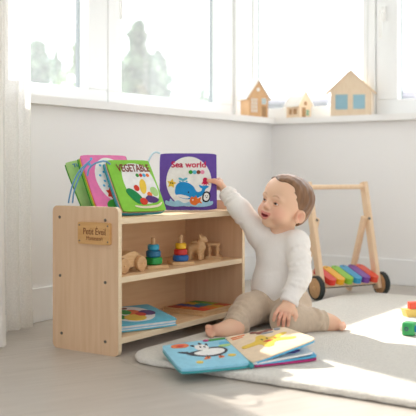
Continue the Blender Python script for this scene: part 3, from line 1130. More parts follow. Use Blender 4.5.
def quad_slab(c, t0, t1, bul=0.002, n=12):
    """a soft page between the bilinear surface of corners c=(A front-outer, B front-spine, C back-spine, D back-outer) lowered by t0 and t1"""
    bm = B(); sd = []
    for t, b in ((t0, bul), (t1, 0)):
        g = []
        for j in range(n + 1):
            row = []
            for i in range(n + 1):
                u, v = rc(i / n, j / n, .05)
                p = c[0] * (1 - u) * (1 - v) + c[1] * u * (1 - v) + c[2] * u * v + c[3] * (1 - u) * v
                row.append(bm.verts.new(p + Vector((0, 0, b * prof(i / n, j / n) - t))))
            g.append(row)
        sd.append(g)
    for g in sd:
        for j in range(n):
            for i in range(n):
                bm.faces.new((g[j][i], g[j][i + 1], g[j + 1][i + 1], g[j + 1][i]))
    a, b = sd
    for i in range(n):
        bm.faces.new((a[0][i], a[0][i + 1], b[0][i + 1], b[0][i])); bm.faces.new((a[n][i], a[n][i + 1], b[n][i + 1], b[n][i]))
        bm.faces.new((a[i][0], a[i + 1][0], b[i + 1][0], b[i][0])); bm.faces.new((a[i][n], a[i + 1][n], b[i + 1][n], b[i][n]))
    return bm


def bil(c, bul=0.002):
    def mp(u, v):
        f_ = lambda u, v: c[0] * (1 - u) * (1 - v) + c[1] * u * (1 - v) + c[2] * u * v + c[3] * (1 - u) * v + Vector((0, 0, bul))
        e = .01
        n = (f_(u + e, v) - f_(u - e, v)).cross(f_(u, v + e) - f_(u, v - e)).normalized()
        return f_(u, v), (n if n.z > 0 else -n)
    return mp


Bc = corner(251.5, 363, .034)           # gutter, near end
Cc = corner(224, 337.5, .048)           # gutter, far end
Ac = corner(180.5, 369.5, .034)
Dc = corner(160.5, 345.5, .050)
Ec = corner(319, 357, .031)
bk = thing('open_cloth_book', 'cloth book lying open on the rug, blue bird page and cream star page', 'book', (Bc.x, Bc.y, RZ))
Lb = local(bk)
T = lambda *q: [Lb @ x for x in q]
left = T(Ac, Bc, Cc, Dc)
fc = obj('front_cover', quad_slab(left, .007, .0125, 0), F_teal, bk, smooth='auto')
lp = obj('page', quad_slab(left, 0, .0065, .002), C('page_blue', '#93d0e6'), bk, smooth='auto')
mp = bil(left)
M_line = C('ink', '#2c2b33')
art('bird_body', [blob([(.30, .42), (.24, .52), (.34, .56), (.46, .60), (.62, .66), (.80, .64), (.86, .52), (.78, .40), (.62, .33), (.46, .34)])], M_line, lp, mp, 0)
art('bird_belly', [blob([(.36, .45), (.36, .51), (.48, .56), (.64, .61), (.78, .58), (.81, .50), (.74, .42), (.60, .37), (.46, .38)])], F_white, lp, mp, 1)
art('bird_head', [blob([(.44, .62), (.44, .76), (.54, .80), (.62, .74), (.62, .64), (.54, .58)])], F_white, lp, mp, 1)
art('bird_crest', [blob([(.52, .80), (.54, .88), (.57, .80)]), blob([(.60, .76), (.64, .82), (.64, .74)]), blob([(.43, .74), (.39, .80), (.44, .80)])], M_line, lp, mp, 2)
art('bird_eye', [ell(.51, .70, .015, .03), ell(.57, .69, .015, .03)], M_line, lp, mp, 2)
art('bird_beak', [blob([(.24, .52), (.14, .60), (.28, .56)])], M_line, lp, mp, 2)
art('bird_feet', [blob([(.44, .30), (.42, .24), (.52, .27), (.50, .33)]), blob([(.64, .30), (.64, .24), (.72, .27), (.68, .33)])], F_orange, lp, mp, 1)
art('bird_legs', [[(.475, .27), (.49, .27), (.51, .37), (.49, .37)], [(.665, .27), (.68, .27), (.69, .36), (.67, .36)]], M_line, lp, mp, 2)
art('fruit_picture', [blob([(.13, .80), (.14, .90), (.30, .92), (.38, .84), (.30, .76)])], F_orange, lp, mp, 1)
art('fruit_picture', [ell(.25, .83, .06, .04)], F_red, lp, mp, 2)
art('caterpillar', [blob([(.66, .93), (.70, .96), (.96, .96), (.97, .92), (.72, .90)])], F_leaf, lp, mp, 1)
art('caterpillar_head', [ell(.68, .93, .05, .03)], F_magenta, lp, mp, 2)
art('snail_picture', [ell(.90, .74, .08, .08)], F_sky, lp, mp, 1)
art('snail_picture', [blob([(.78, .66), (.84, .70), (.96, .70), (.96, .66), (.86, .63)])], F_paleg, lp, mp, 2)
art('flower_picture', [ell(.32, .16, .05, .04), ell(.84, .30, .06, .04)], F_yellow, lp, mp, 1)
# gutter roll
obj('spine', tube(B(), [Lb @ p for p in (Bc + Vector((0, 0, -.0075)), (Bc + Cc) / 2 + Vector((0, 0, -.010)), Cc + Vector((0, 0, -.009)))], .007, 14), F_teal, bk, smooth=True)
Fc = Ec + (Cc - Bc)                    # far outer corner, low
up = lambda z: Vector((0, 0, z))
Fc.z = .030
lowr = T(Bc + up(-.006), Ec + up(-.004), Fc + up(-.003), Cc + up(-.018))
obj('back_cover', quad_slab(lowr, .0, .005, .001), F_magenta, bk, smooth='auto')
mid1 = T(Bc + up(-.004), Ec + up(.004), Fc + up(.006), Cc + up(-.012))
obj('page', quad_slab(mid1, 0, .0045, .001), F_sky, bk, smooth='auto')
mid2 = T(Bc + up(-.002), Ec + (Bc - Ec) * .06 + up(.013), Fc + (Cc - Fc) * .06 + up(.016), Cc + up(-.006))
m2o = obj('page', quad_slab(mid2, 0, .0045, .001), F_white, bk, smooth='auto')
mp2 = bil(mid2, .001)
art('plum_picture', [blob([(.55, .14), (.60, .22), (.78, .22), (.84, .14), (.70, .09)])], F_purple, m2o, mp2, 1)
Tr = corner(317, 338.5, .078); Tk = corner(284, 326.5, .074)
top = T(Bc + up(.001), Tr, Tk, Cc + up(.001))
rp = obj('page', quad_slab(top, 0, .0035, .002), C('page_cream', '#f3d9b8'), bk, smooth='auto')
obj('page', quad_slab(top, .004, .0085, 0), F_sky, bk, smooth='auto')
mp = bil(top)
art('star_picture', [blob([(.08, .50), (.30, .56), (.40, .72), (.50, .74), (.56, .60), (.80, .66), (.84, .60), (.66, .48), (.84, .34), (.78, .28), (.56, .38), (.46, .26), (.36, .28), (.32, .42), (.10, .42)])], F_yellow, rp, mp, 1)
art('star_eyes', [ell(.42, .56, .012, .03), ell(.50, .56, .012, .03)], F_black, rp, mp, 2)
art('star_mouth', [blob([(.40, .47), (.47, .49), (.55, .45), (.47, .42)])], F_red, rp, mp, 2)
art('star_cheeks', [ell(.60, .50, .02, .03)], F_orange, rp, mp, 2)
art('paw_picture', [ell(.56, .86, .10, .06, 10), ell(.70, .92, .07, .04), ell(.45, .92, .06, .04)], F_brown, rp, mp, 1)
art('paw_picture', [ell(.82, .88, .05, .05), ell(.62, .80, .10, .03)], F_grey, rp, mp, 2)
art('words', [[(.06, .86), (.30, .90), (.30, .92), (.06, .88)], [(.06, .80), (.24, .83), (.24, .85), (.06, .82)]], F_orange, rp, mp, 1)

# ------------------------------------------------------------------ xylophone walker
rt = W(.555, 3.41, 0)
wk = thing('push_walker', 'wooden A-frame push walker with six rainbow keys, by the skirting board', 'push walker', (rt.x, rt.y, 0), TH - PI / 2 + math.radians(27))
M_rub = mat('black_rubber', '#2f3533', rough=.7, var=.1, scale=60)
for s in (-1, 1):
    wh = obj('wheel', cyl(B(), (s * .146, 0, .047), (s * .164, 0, .047), .041, bev=.003, n=48), M_beechd, wk, smooth='auto')
    obj('tyre', ringshape(B(), (s * .144, 0, .047), (s * .166, 0, .047), .0395, .0465, 48), M_rub, wh, smooth='auto')
    obj('hub_cap', cyl(B(), (s * .160, 0, .047), (s * .169, 0, .047), .008, bev=.002), M_beech, wh, smooth='auto')
    tw = Vector((s * .136, .088, .440)); bt_ = Vector((s * .134, -.004, .034))
    d = (tw - bt_).normalized(); x_ = Vector((1, 0, 0)); y_ = d.cross(x_).normalized()
    e0, e1 = bt_ - d * .005, tw + d * .010
    bm = prism(B(), rrect(-.010, -.017, .010, .017, .004), lambda u, v: e0 + x_ * u + y_ * v, lambda u, v: e1 + x_ * u + y_ * v)
    bevel_all(bm, .004)
    po = obj('post', bm, M_pine, wk, smooth='auto')
    m0 = bt_.lerp(tw, .68) + x_ * (-s * .020)
    obj('bolt', cyl(B(), bt_.lerp(tw, .68) + Vector((-s * .009, -.016, -.004)), bt_.lerp(tw, .68) + Vector((-s * .009, -.021, -.006)), .005, n=18), M_steel, po)
    e2 = Vector((s * .116, .165, .006)); d2 = (m0 - e2).normalized(); y2 = d2.cross(x_).normalized()
    bm = prism(B(), rrect(-.009, -.012, .009, .012, .003), lambda u, v: e2 + x_ * u + y2 * v, lambda u, v: m0 + x_ * u + y2 * v)
    obj('strut', bevel_all(bm, .002), M_pine, wk, smooth='auto')
obj('handle_bar', cyl(B(), (-.135, .086, .432), (.135, .086, .432), .0095, n=24), M_pine, wk, smooth='auto')
obj('axle', cyl(B(), (-.16, 0, .047), (.16, 0, .047), .005, n=16), M_steel, wk, smooth='auto')
tl = math.radians(19)
Rt = Matrix.Translation((0, -.010, .050)) @ Matrix.Rotation(tl, 4, 'X')
bm = prism(B(), rrect(-.124, -.004, .124, .125, .006), lambda x, y: Rt @ Vector((x, y, 0)), lambda x, y: Rt @ Vector((x, y, .013)))
obj('tray', bevel_all(bm, .002), M_pine, wk, smooth='auto')
for i, (nm, c) in enumerate((('red', '#e0382c'), ('yellow', '#f2b01e'), ('lime', '#8cc63a'), ('blue', '#2d9ccc'), ('violet', '#7a3f9c'), ('orange', '#e8492a'))):
    x = -.101 + i * .0405
    bm = prism(B(), rrect(x - .0182, -.020, x + .0182, .108, .0178, 8), lambda u, v: Rt @ Vector((u, v, .0135)), lambda u, v: Rt @ Vector((u, v, .036)))
    bevel_all(bm, .003)
    k = obj('xylophone_key', bm, mat('key_' + nm, c, rough=.3, var=.05, scale=15, coat=.3), wk, smooth='auto', label=nm + ' key')
    obj('screw', cyl(B(), Rt @ Vector((x, .095, .0355)), Rt @ Vector((x, .095, .0375)), .0032, n=14), M_steel, k)

# ------------------------------------------------------------------ toy blocks on the rug
p = corner(409.5, 335, RZ + .0006)
gb = thing('toy_block', 'green toy block with round hole and blue peg on the sunlit rug', 'toy block', p, TH - PI / 2 - .5, 'toy blocks on the rug')
L_g = mat('green_lacquer', '#3aa85c', rough=.35, var=.06, scale=20, coat=.2)
L_b = mat('blue_lacquer', '#2f86c9', rough=.35, var=.06, scale=20, coat=.2)
L_y = mat('yellow_lacquer', '#f0cd6a', rough=.4, var=.06, scale=20, coat=.2)
L_o = mat('orange_lacquer', '#e8573a', rough=.4, var=.06, scale=20, coat=.2)
obj('body', box(B(), (-.018, -.018, .0), (.018, .018, .038), .005, 3), L_g, gb, smooth='auto')
obj('peg', cyl(B(), (.016, -.002, .020), (.044, -.002, .020), .010, bev=.002), L_b, gb, smooth='auto', label='blue peg')
obj('hole', ringshape(B(), (-.004, -.0172, .020), (-.004, -.0188, .020), .003, .0065, 24, .0005), M_dark, gb, smooth='auto')
obj('peg', cyl(B(), (-.017, 0, .018), (-.026, 0, .018), .011, bev=.002), L_w if 'L_w' in globals() else mat('white_lacquer', '#f3f1ec', rough=.4), gb, smooth='auto', label='white peg')
p = corner(412, 316, RZ + .0006)
yb_ = thing('toy_block', 'yellow boat-shaped toy block on the rug under an orange block', 'toy block', p, TH - PI / 2 + .2, 'toy blocks on the rug')
bm = prism(B(), [(-.032, .024), (-.024, .0), (.034, .0), (.040, .024)], lambda x, z: (x, -.018, z), lambda x, z: (x, .018, z))
obj('body', bevel_all(bm, .003), L_y, yb_, smooth='auto')
bm = prism(B(), rrect(-.012, -.012, .026, .012, .004), lambda x, y: (x, y, 0), lambda x, y: (x, y, .022))
o = obj('toy_block', bevel_all(bm, .003), L_o, smooth='auto')
o.location = (p.x, p.y, p.z + .0245); o.rotation_euler = (0, 0, TH - PI / 2 + .2)
tag(o, 'orange toy block sitting on the yellow one', 'toy block', 'toy blocks on the rug')

# ------------------------------------------------------------------ wooden houses on the sill
M_hfront = wood('house_pine', '#e3b98c', '#d8aa7a', scale=12, stretch=(10, 10, 2))
M_hpale = wood('house_birch', '#f1dcc0', '#e9d0b0', scale=12, stretch=(10, 10, 2))
M_hroof = mat('white_limed_wood', '#f4f0e8', rough=.6, var=.04, scale=20)
M_hblue = mat('pale_blue_pane', '#9cc3cf', rough=.3, var=.05, scale=20)
M_hole = mat('tan_window_board', '#b08a64', rough=.8)  # plain tan board for the toy doors and windows


def house(label, loc, rotz, w, dep, eave, ridge, over, fm, rm, m_side):
    t = thing('toy_house', label, 'wooden house', loc, rotz, 'wooden houses on the window sill')
    bm = prism(B(), [(-w / 2, 0), (w / 2, 0), (w / 2, eave), (0, ridge), (-w / 2, eave)], lambda x, z: (x, 0, z), lambda x, z: (x, dep, z))
    b = obj('body', bevel_all(bm, .001), fm, t)
    for s in (-1, 1):
        sl = (ridge - eave) / (w / 2)
        xe = s * (w / 2 + over); ze = eave - sl * over
        th_ = .006
        nrm = Vector((s * (ridge - eave), 0, w / 2)).normalized()
        q = [Vector((s * .0005, 0, ridge)), Vector((xe, 0, ze)), Vector((xe, 0, ze)) + nrm * th_, Vector((0, 0, ridge)) + Vector((0, 0, th_ / nrm.z))]
        bm = B()
        a = [bm.verts.new(v + Vector((0, -.004, 0)) + nrm * .0003) for v in q]; c = [bm.verts.new(v + Vector((0, dep + .004, 0)) + nrm * .0003) for v in q]
        bm.faces.new(a); bm.faces.new(c)
        for k in range(4):
            bm.faces.new((a[k], a[(k + 1) % 4], c[(k + 1) % 4], c[k]))
        obj('roof', bm, rm, t)
    return t, b


def hwin(t, x0, z0, x1, z1, m, bars=(0, 0), frame=None, name='window'):
    o = obj(name, box(B(), (x0, -.0012, z0), (x1, .002, z1)), m, t)
    if frame:
        bm = B()
        for k in range(bars[0] + 2):
            x = x0 + (x1 - x0) * k / (bars[0] + 1); box(bm, (x - .0012, -.0028, z0), (x + .0012, -.0008, z1))
        for k in range(bars[1] + 2):
            z = z0 + (z1 - z0) * k / (bars[1] + 1); box(bm, (x0, -.0028, z - .0012), (x1, -.0008, z + .0012))
        obj('glazing_bars', bm, frame, o)
    return o


hx = W(ray(258.5) * 4.03, 4.03)
h1, b1 = house('tall wooden house with white roof, gridded window and door, nearest the wall corner', (hx.x, hx.y, SILL + .0005), TH - PI / 2 + .50, .104, .075, .098, .168, .014, M_hfront, M_hroof, None)
hwin(h1, -.042, .022, -.006, .088, M_hroof, (2, 3), M_hfront)
hwin(h1, .018, .062, .040, .088, M_hblue, (1, 1), M_hroof)
hwin(h1, .018, .004, .042, .052, M_hole, name='door')
obj('round_window', cyl(B(), (-.002, -.0015, .128), (-.002, .002, .128), .009), M_hroof, h1)
hx = W(ray(305.5) * 4.10, 4.10)
h2, b2 = house('smallest wooden house with a white roof, between the two taller houses', (hx.x, hx.y, SILL + .0005), TH - PI / 2 + 0.62, .072, .095, .070, .124, .012, M_hpale, M_hroof, None)
hwin(h2, -.022, .002, .000, .050, M_hole, name='door')
hwin(h2, .004, .012, .022, .040, mat('dusty_green_pane', '#8fb09a', rough=.5))
hwin(h2, -.008, .060, .008, .078, M_hole)
o = obj('window', box(B(), (-.0375, .020, .018), (-.0350, .045, .044)), M_hole, h2)
o = obj('window', box(B(), (-.0375, .055, .018), (-.0350, .075, .044)), M_hole, h2)
hx = W(ray(350.5) * 3.912, 3.912)
h3, b3 = house('wide plain wooden house with two blue windows, nearest the handle of the window', (hx.x, hx.y, SILL + .0005), TH - PI / 2 - .24, .178, .045, .116, .199, .020, M_hpale, M_hpale, None)
hwin(h3, -.066, .030, -.014, .094, M_hblue, (1, 1), M_hblue)
hwin(h3, .012, .030, .064, .094, M_hblue)

# ------------------------------------------------------------------ outdoors
GZ = -1.6
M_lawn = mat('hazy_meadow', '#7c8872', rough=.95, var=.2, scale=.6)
bm = B()
gp = [(XW + .4, -60), (140, -60), (140, 140), (-40, 140), (-40, YW + .45), (XW + .4, YW + .45)]
prism(bm, gp, lambda x, y: (x, y, GZ - .1), lambda x, y: (x, y, GZ))
struct('ground', bm, M_lawn)
M_bark = mat('bark', '#8a7a6c', rough=.9, var=.3, scale=8)


def leafmat(name, c):
    return mat(name, c, rough=.8, var=.3, scale=1.5, trans=.45)


def tree(label, px, py_top, d, wd, m, conic=True, n=1500, seed=1):
    rnd = random.Random(seed)
    b = W(ray(px) * d, d, GZ)
    H = CAM_Z + (170 - py_top) * d / FPX - GZ
    t = thing('tree', label, 'tree', b, 0, 'trees beyond the windows')
    obj('trunk', cyl(B(), (0, 0, -.05), (0, 0, H * .9), wd * .07, wd * .01, 10), M_bark, t, smooth='auto')
    bm, bm2 = B(), B()
    for _ in range(n):
        k = rnd.random() ** 0.75
        z = H * (0.18 + 0.82 * k)
        rr = wd / 2 * ((1 - k) ** 0.8 * 1.05 + .05 if conic else math.sqrt(max(0.02, 1 - (2 * k - 0.9) ** 2)))
        rr *= 0.75 + 0.35 * math.sin(z * 7 + rnd.random())
        a = rnd.random() * 2 * PI; r = rr * rnd.random() ** .5 * rnd.uniform(.7, 1.25)
        c = Vector((r * math.cos(a), r * math.sin(a), z + rnd.uniform(-.05, .05)))
        s = wd * rnd.uniform(.025, .055)
        q = Euler((rnd.uniform(0, 6), rnd.uniform(0, 6), rnd.uniform(0, 6))).to_matrix()
        tgt = bm if rnd.random() < .6 else bm2
        tgt.faces.new([tgt.verts.new(c + q @ Vector(v) * s) for v in ((-1, -.6, 0), (.2, -.8, .2), (1.1, 0, 0), (.2, .8, -.2), (-1, .6, .1))])
    obj('foliage', bm, m, t)
    obj('foliage', bm2, LM[3], t)
    return t


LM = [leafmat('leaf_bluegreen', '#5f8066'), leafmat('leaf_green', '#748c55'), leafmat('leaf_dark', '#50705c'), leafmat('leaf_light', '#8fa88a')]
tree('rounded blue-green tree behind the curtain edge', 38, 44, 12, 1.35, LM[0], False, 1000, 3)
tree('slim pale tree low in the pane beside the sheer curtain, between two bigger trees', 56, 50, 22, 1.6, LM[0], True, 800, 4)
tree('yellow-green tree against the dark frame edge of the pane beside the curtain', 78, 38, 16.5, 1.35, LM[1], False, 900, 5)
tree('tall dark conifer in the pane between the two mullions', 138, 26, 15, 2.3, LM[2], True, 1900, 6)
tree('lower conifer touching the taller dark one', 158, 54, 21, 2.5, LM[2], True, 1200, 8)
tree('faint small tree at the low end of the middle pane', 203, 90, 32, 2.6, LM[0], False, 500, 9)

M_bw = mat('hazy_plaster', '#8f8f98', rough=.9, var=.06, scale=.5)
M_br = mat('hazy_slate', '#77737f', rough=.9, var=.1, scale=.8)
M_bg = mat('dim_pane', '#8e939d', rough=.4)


def building(label, px0_, px1_, py_eave, py_ridge, d, dep=6):
    a, b = ray(px0_) * d, ray(px1_) * d
    w = b - a
    zE = CAM_Z + (170 - py_eave) * d / FPX - GZ; zR = CAM_Z + (170 - py_ridge) * d / FPX - GZ
    t = thing('house', label, 'house', W((a + b) / 2, d, GZ), TH - PI / 2, 'houses beyond the windows')
    obj('walls', box(B(), (-w / 2, 0, 0), (w / 2, dep, zE)), M_bw, t)
    bm = prism(B(), [(-.4, zE), (dep + .4, zE), (dep / 2, zR)], lambda y, z: (-w / 2 - .3, y, z), lambda y, z: (w / 2 + .3, y, z))
    obj('roof', bm, M_br, t)
    n = max(1, int(w / 2.2))
    for i in range(n):
        x = -w / 2 + w * (i + .5) / n
        obj('window', box(B(), (x - .4, -.04, zE - 1.6), (x + .4, .02, zE - .5)), M_bg, t)
    return t


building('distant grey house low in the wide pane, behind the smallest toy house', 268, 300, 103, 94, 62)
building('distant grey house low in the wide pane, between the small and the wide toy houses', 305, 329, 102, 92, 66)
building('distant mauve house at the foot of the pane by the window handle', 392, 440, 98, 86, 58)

# ------------------------------------------------------------------ the child
KD = 2.70
P0 = W(ray(277) * KD, KD, RZ + .0008)
per = thing('person', 'person in white top and beige trousers sitting barefoot on the rug, reaching for a book', 'person', P0, TH - PI / 2)


def Q(px, py, dy):
    d = KD + dy
    return np.array((ray(px) * d - ray(277) * KD, dy, CAM_Z + (170 - py) * d / FPX - RZ))


nrm = lambda v: v / np.linalg.norm(v)
# --- head frame: f forward, l the child's left, u up (local x right, y away, z up)
HF = nrm(np.array((-.74, -.63, .23)))
HL0 = np.array((.60, -.76, -.22)); HL = nrm(HL0 - HF * (HL0 @ HF))
HU = np.cross(HF, HL); HU = HU if HU[2] > 0 else -HU
HC = Q(287, 203, 0.0)
HR = np.stack([HF, HL, HU])
hd = lambda f, l, u: HC + HF * f + HL * l + HU * u

# --- joints
pelvis = Q(277, 300, .045)
belly = Q(278, 287, .020)
chest = Q(280, 256, .018)
neckb = Q(281, 238, .012)
sh_r, el_r, wr_r = Q(261, 235, .045), Q(240, 209.5, .036), Q(226, 193, .088)
sh_l, el_l, wr_l = Q(296.5, 243.5, -.040), Q(300.5, 275, -.092), Q(288, 303, -.135)
hip_r, kn_r, an_r = Q(266, 304, .01), Q(249, 309.5, -.075), Q(233.5, 327, -.150)
hip_l, kn_l, an_l = Q(292, 305, -.01), Q(287, 321, -.125), Q(323, 322, -.085)

LO, HI = (-.26, -.30, -.004), (.26, .20, .50)

# --- skin: one continuous body
f = Field(LO, HI, .0021)
f.cone(pelvis, belly, .066, .068, .03); f.cone(belly, chest, .068, .060, .03); f.cone(chest, neckb, .055, .034, .03)
f.chain([chest, sh_r, el_r, wr_r], [.04, .027, .021, .0165], .015)
f.chain([chest, sh_l, el_l, wr_l], [.04, .027, .021, .0165], .015)
f.chain([pelvis, hip_r, kn_r, an_r], [.05, .044, .036, .024], .02)
f.chain([pelvis, hip_l, kn_l, an_l], [.05, .044, .036, .024], .02)
# neck and head
f.cone(neckb, hd(-.014, 0, -.035), .034, .034, .02)
f.ell(hd(-.008, 0, .018), (.077, .068, .063), HR, .02)
f.ell(hd(.022, 0, -.026), (.052, .056, .056), HR, .03)
f.ell(hd(.030, 0, .030), (.046, .056, .042), HR, .03)
for s in (-1, 1):
    f.ell(hd(.040, s * .032, -.045), (.029, .027, .025), HR, .016)          # cheeks
    f.ell(hd(.0645, s * .0255, .004), (.010, .018, .006), HR, .010)         # brow
f.ell(hd(.050, 0, -.074), (.019, .020, .015), HR, .014)                     # chin
for s in (-1, 1):
    f.ell(hd(.0765, s * .0245, -.0125), (.010, .013, .0065), HR, .007, True)  # eye sockets
f.cone(hd(.064, 0, .000), hd(.0785, 0, -.027), .006, .0080, .010)          # nose
f.ell(hd(.0785, 0, -.029), (.0085, .010, .0072), HR, .006)
for s in (-1, 1):
    f.ell(hd(.073, s * .0085, -.032), (.006, .0055, .005), HR, .004)
    f.ell(hd(.0790, s * .0042, -.0365), (.003, .0022, .0022), HR, .002, True)
f.ell(hd(.0625, 0, -.054), (.015, .024, .015), HR, .012)                    # muzzle
MCUT = [hd(.0650, -.0190, -.0490), hd(.0725, -.0100, -.0552), hd(.0755, 0, -.0570), hd(.0725, .0100, -.0552), hd(.0650, .0190, -.0490)]
MR = [.0022, .0040, .0047, .0040, .0022]
for i in range(4):
    f.cone(MCUT[i], MCUT[i + 1], MR[i], MR[i + 1], .002, True)
f.chain([hd(.0625, -.0210, -.0465), hd(.0725, -.0100, -.0508), hd(.0752, 0, -.0516), hd(.0725, .0100, -.0508), hd(.0625, .0210, -.0465)], [.0018, .0024, .0026, .0024, .0018], .003)
f.chain([hd(.0620, -.0207, -.0485), hd(.0695, -.0115, -.0610), hd(.0715, 0, -.0638), hd(.0695, .0115, -.0610), hd(.0620, .0207, -.0485)], [.0018, .0030, .0036, .0030, .0018], .003)
for s in (-1, 1):                                                            # ears
    f.ell(hd(-.003, s * .066, -.028), (.0145, .0070, .0180), HR, .005)
    f.ell(hd(.000, s * .0725, -.026), (.0080, .0060, .0120), HR, .003, True)
    rim = [hd(-.003 + .0140 * math.cos(a), s * (.0705 - .003 * math.cos(a)), -.027 + .0175 * math.sin(a)) for a in [math.radians(20 + 25 * q) for q in range(10)]]
    f.chain(rim, [.0034] * 10, .003)
    f.ell(hd(.003, s * .069, -.044), (.0065, .0055, .0065), HR, .004)
# --- the child's right hand: thumb in front of the book, fingers behind it
def hand(f, palm_a, palm_b, wid, thick, fingers, thumb, ra=.0058, rt=.0049):
    a, b, w = np.array(palm_a), np.array(palm_b), np.array(wid)
    for k in (-1, -.35, .35, 1):
        f.cone(a + w * k * .55, b + w * k * .85, thick * 1.05, thick * .9, .008)
    for ch in fingers:
        n_ = len(ch)
        f.chain(ch, [ra - (ra - rt) * i / (n_ - 1) for i in range(n_)], .0018)
    n_ = len(thumb)
    f.chain(thumb, [.0095 - .0030 * i / (n_ - 1) for i in range(n_)], .006)


pa, pb = Q(224.4, 190.8, .092), Q(221.6, 185.2, .094)
hand(f, pa, pb, np.array((.006, .004, -.0125)) * 1.0, .0080,
     [[Q(221.4, 181.2, .103), Q(219.2, 179.4, .1140), Q(212.5, 179.8, .1165)],
      [Q(220.6, 183.7, .104), Q(218.6, 182.2, .1150), Q(210.5, 182.6, .1165)],
      [Q(220.4, 186.4, .104), Q(218.4, 185.4, .1150), Q(210.8, 186.2, .1165)],
      [Q(220.9, 189.0, .103), Q(218.8, 188.7, .1140), Q(212.5, 189.6, .1165)]],
     [Q(222.0, 187.0, .086), Q(219.4, 183.4, .0735), Q(214.6, 181.3, .0675), Q(208.6, 180.9, .0675)])
# --- the child's left hand resting on the knee
pa, pb = Q(288.5, 305.5, -.142), Q(284.5, 312.0, -.168)
wv = Q(292, 313, -.172) - Q(277.5, 309.5, -.160)
hand(f, pa, pb, wv * .5, .0085,
     [[Q(278.0, 310.4, -.166), Q(275.0, 314.8, -.184), Q(273.6, 320.4, -.181)],
      [Q(281.6, 313.0, -.171), Q(279.3, 318.5, -.187), Q(278.2, 325.0, -.181)],
      [Q(285.4, 314.4, -.174), Q(284.0, 320.2, -.188), Q(283.2, 326.8, -.181)],
      [Q(289.2, 314.2, -.174), Q(288.8, 319.8, -.187), Q(288.0, 325.6, -.180)]],
     [Q(290.6, 307.8, -.150), Q(294.2, 311.5, -.158), Q(295.4, 316.0, -.166), Q(294.6, 320.2, -.168)])
# --- feet
def foot(f, ank, heel, ball, toes, sole_up):
    f.chain([ank, heel], [.024, .0215], .015)
    f.chain([heel, (np.array(heel) + ball) / 2, ball], [.0215, .0205, .0185], .015)
    f.cone(ank, (np.array(heel) * .4 + np.array(ball) * .6), .023, .018, .015)
    for t_, r in toes:
        b = np.array(ball) * .55 + np.array(t_) * .45
        f.cone(b, t_, r * 1.05, r, .005)


foot(f, an_r, Q(236, 329.0, -.165), Q(217.5, 330.5, -.185),
     [(Q(207.9, 327.6, -.176), .0088), (Q(207.4, 331.0, -.188), .0068), (Q(208.0, 333.8, -.196), .0062), (Q(209.6, 335.6, -.202), .0058), (Q(212.0, 336.8, -.207), .0054)], True)
foot(f, an_l, Q(325, 322, -.083), Q(336, 325.0, -.088),
     [(Q(343.2, 323.6, -.074), .0056), (Q(344.0, 325.4, -.084), .0060), (Q(344.2, 326.8, -.094), .0064), (Q(343.6, 327.8, -.103), .0066), (Q(341.6, 328.2, -.114), .0086)], False)
f.D = np.maximum(f.D, (-(f.lo[2] + f.h * np.arange(f.n[2])))[None, None, :].astype(np.float32))

SK = np.array(lin('#f0c5a6')[:3]); SKR = np.array(lin('#ec9f88')[:3]); LIP = np.array(lin('#dd7f78')[:3]); MOU = np.array(lin('#8a2a2c')[:3]); RED = np.array(lin('#df937b')[:3])
BROW = np.array(lin('#c9997c')[:3])


def skin_col(V):
    c = np.repeat(SK[None], len(V), 0)

    def mixc(col, w):
        nonlocal c
        w = np.clip(w, 0, 1)[:, None]; c = c * (1 - w) + col * w
    g = lambda p, r: np.exp(-(np.linalg.norm(V - p, axis=1) / r) ** 2)
    for s in (-1, 1):
        mixc(SKR, .65 * g(hd(.058, s * .036, -.040), .022))
        mixc(RED * .8, .7 * g(hd(.001, s * .069, -.026), .0085))
        mixc(SKR, .45 * g(hd(.002, s * .072, -.026), .016))
    mixc(SKR, .45 * g(hd(.084, 0, -.030), .010))
    H = (V - HC) @ HR.T
    F_, L_2, U_ = H[:, 0], H[:, 1], H[:, 2]
    e = ((L_2 / .0225) ** 2 + ((U_ + .0570 - 18 * L_2 ** 2) / .0120) ** 2)
    mixc(LIP, (F_ > .058) * np.clip((1.1 - e) * 4, 0, 1) * .85)
    dm = np.full(len(V), 9.0)
    for i in range(4):
        a, b = MCUT[i], MCUT[i + 1]; t = np.clip(((V - a) @ (b - a)) / ((b - a) @ (b - a)), 0, 1)
        dm = np.minimum(dm, np.linalg.norm(V - a - t[:, None] * (b - a), axis=1) / (MR[i] + t * (MR[i + 1] - MR[i])))
    mixc(MOU, np.clip((1.16 - dm) * 8, 0, 1))
    for s in (-1, 1):
        eb = ((L_2 - s * .0255) / .016) ** 2 + ((U_ - .0105 + 25 * (L_2 - s * .0255) ** 2) / .0032) ** 2
        mixc(BROW, (F_ > .04) * np.clip((1 - eb) * 2, 0, 1) * .75)
    for p in (Q(284, 322, -.18), Q(277, 319, -.18), Q(209, 332, -.19), Q(343, 326, -.09), Q(211, 181, .055)):
        mixc(RED, .55 * g(p, .030))
    mixc(RED, .4 * g(Q(237, 331, -.165), .03)); mixc(RED, .4 * g(Q(326, 324, -.083), .02))
    return c


M_skin = mat('skin', '#efc3a4', rough=.5, attr='skin', sss=.12, spec=.3, bump=.03, bscale=300)
body = obj('body', f.mesh('body', skin_col), M_skin, per)

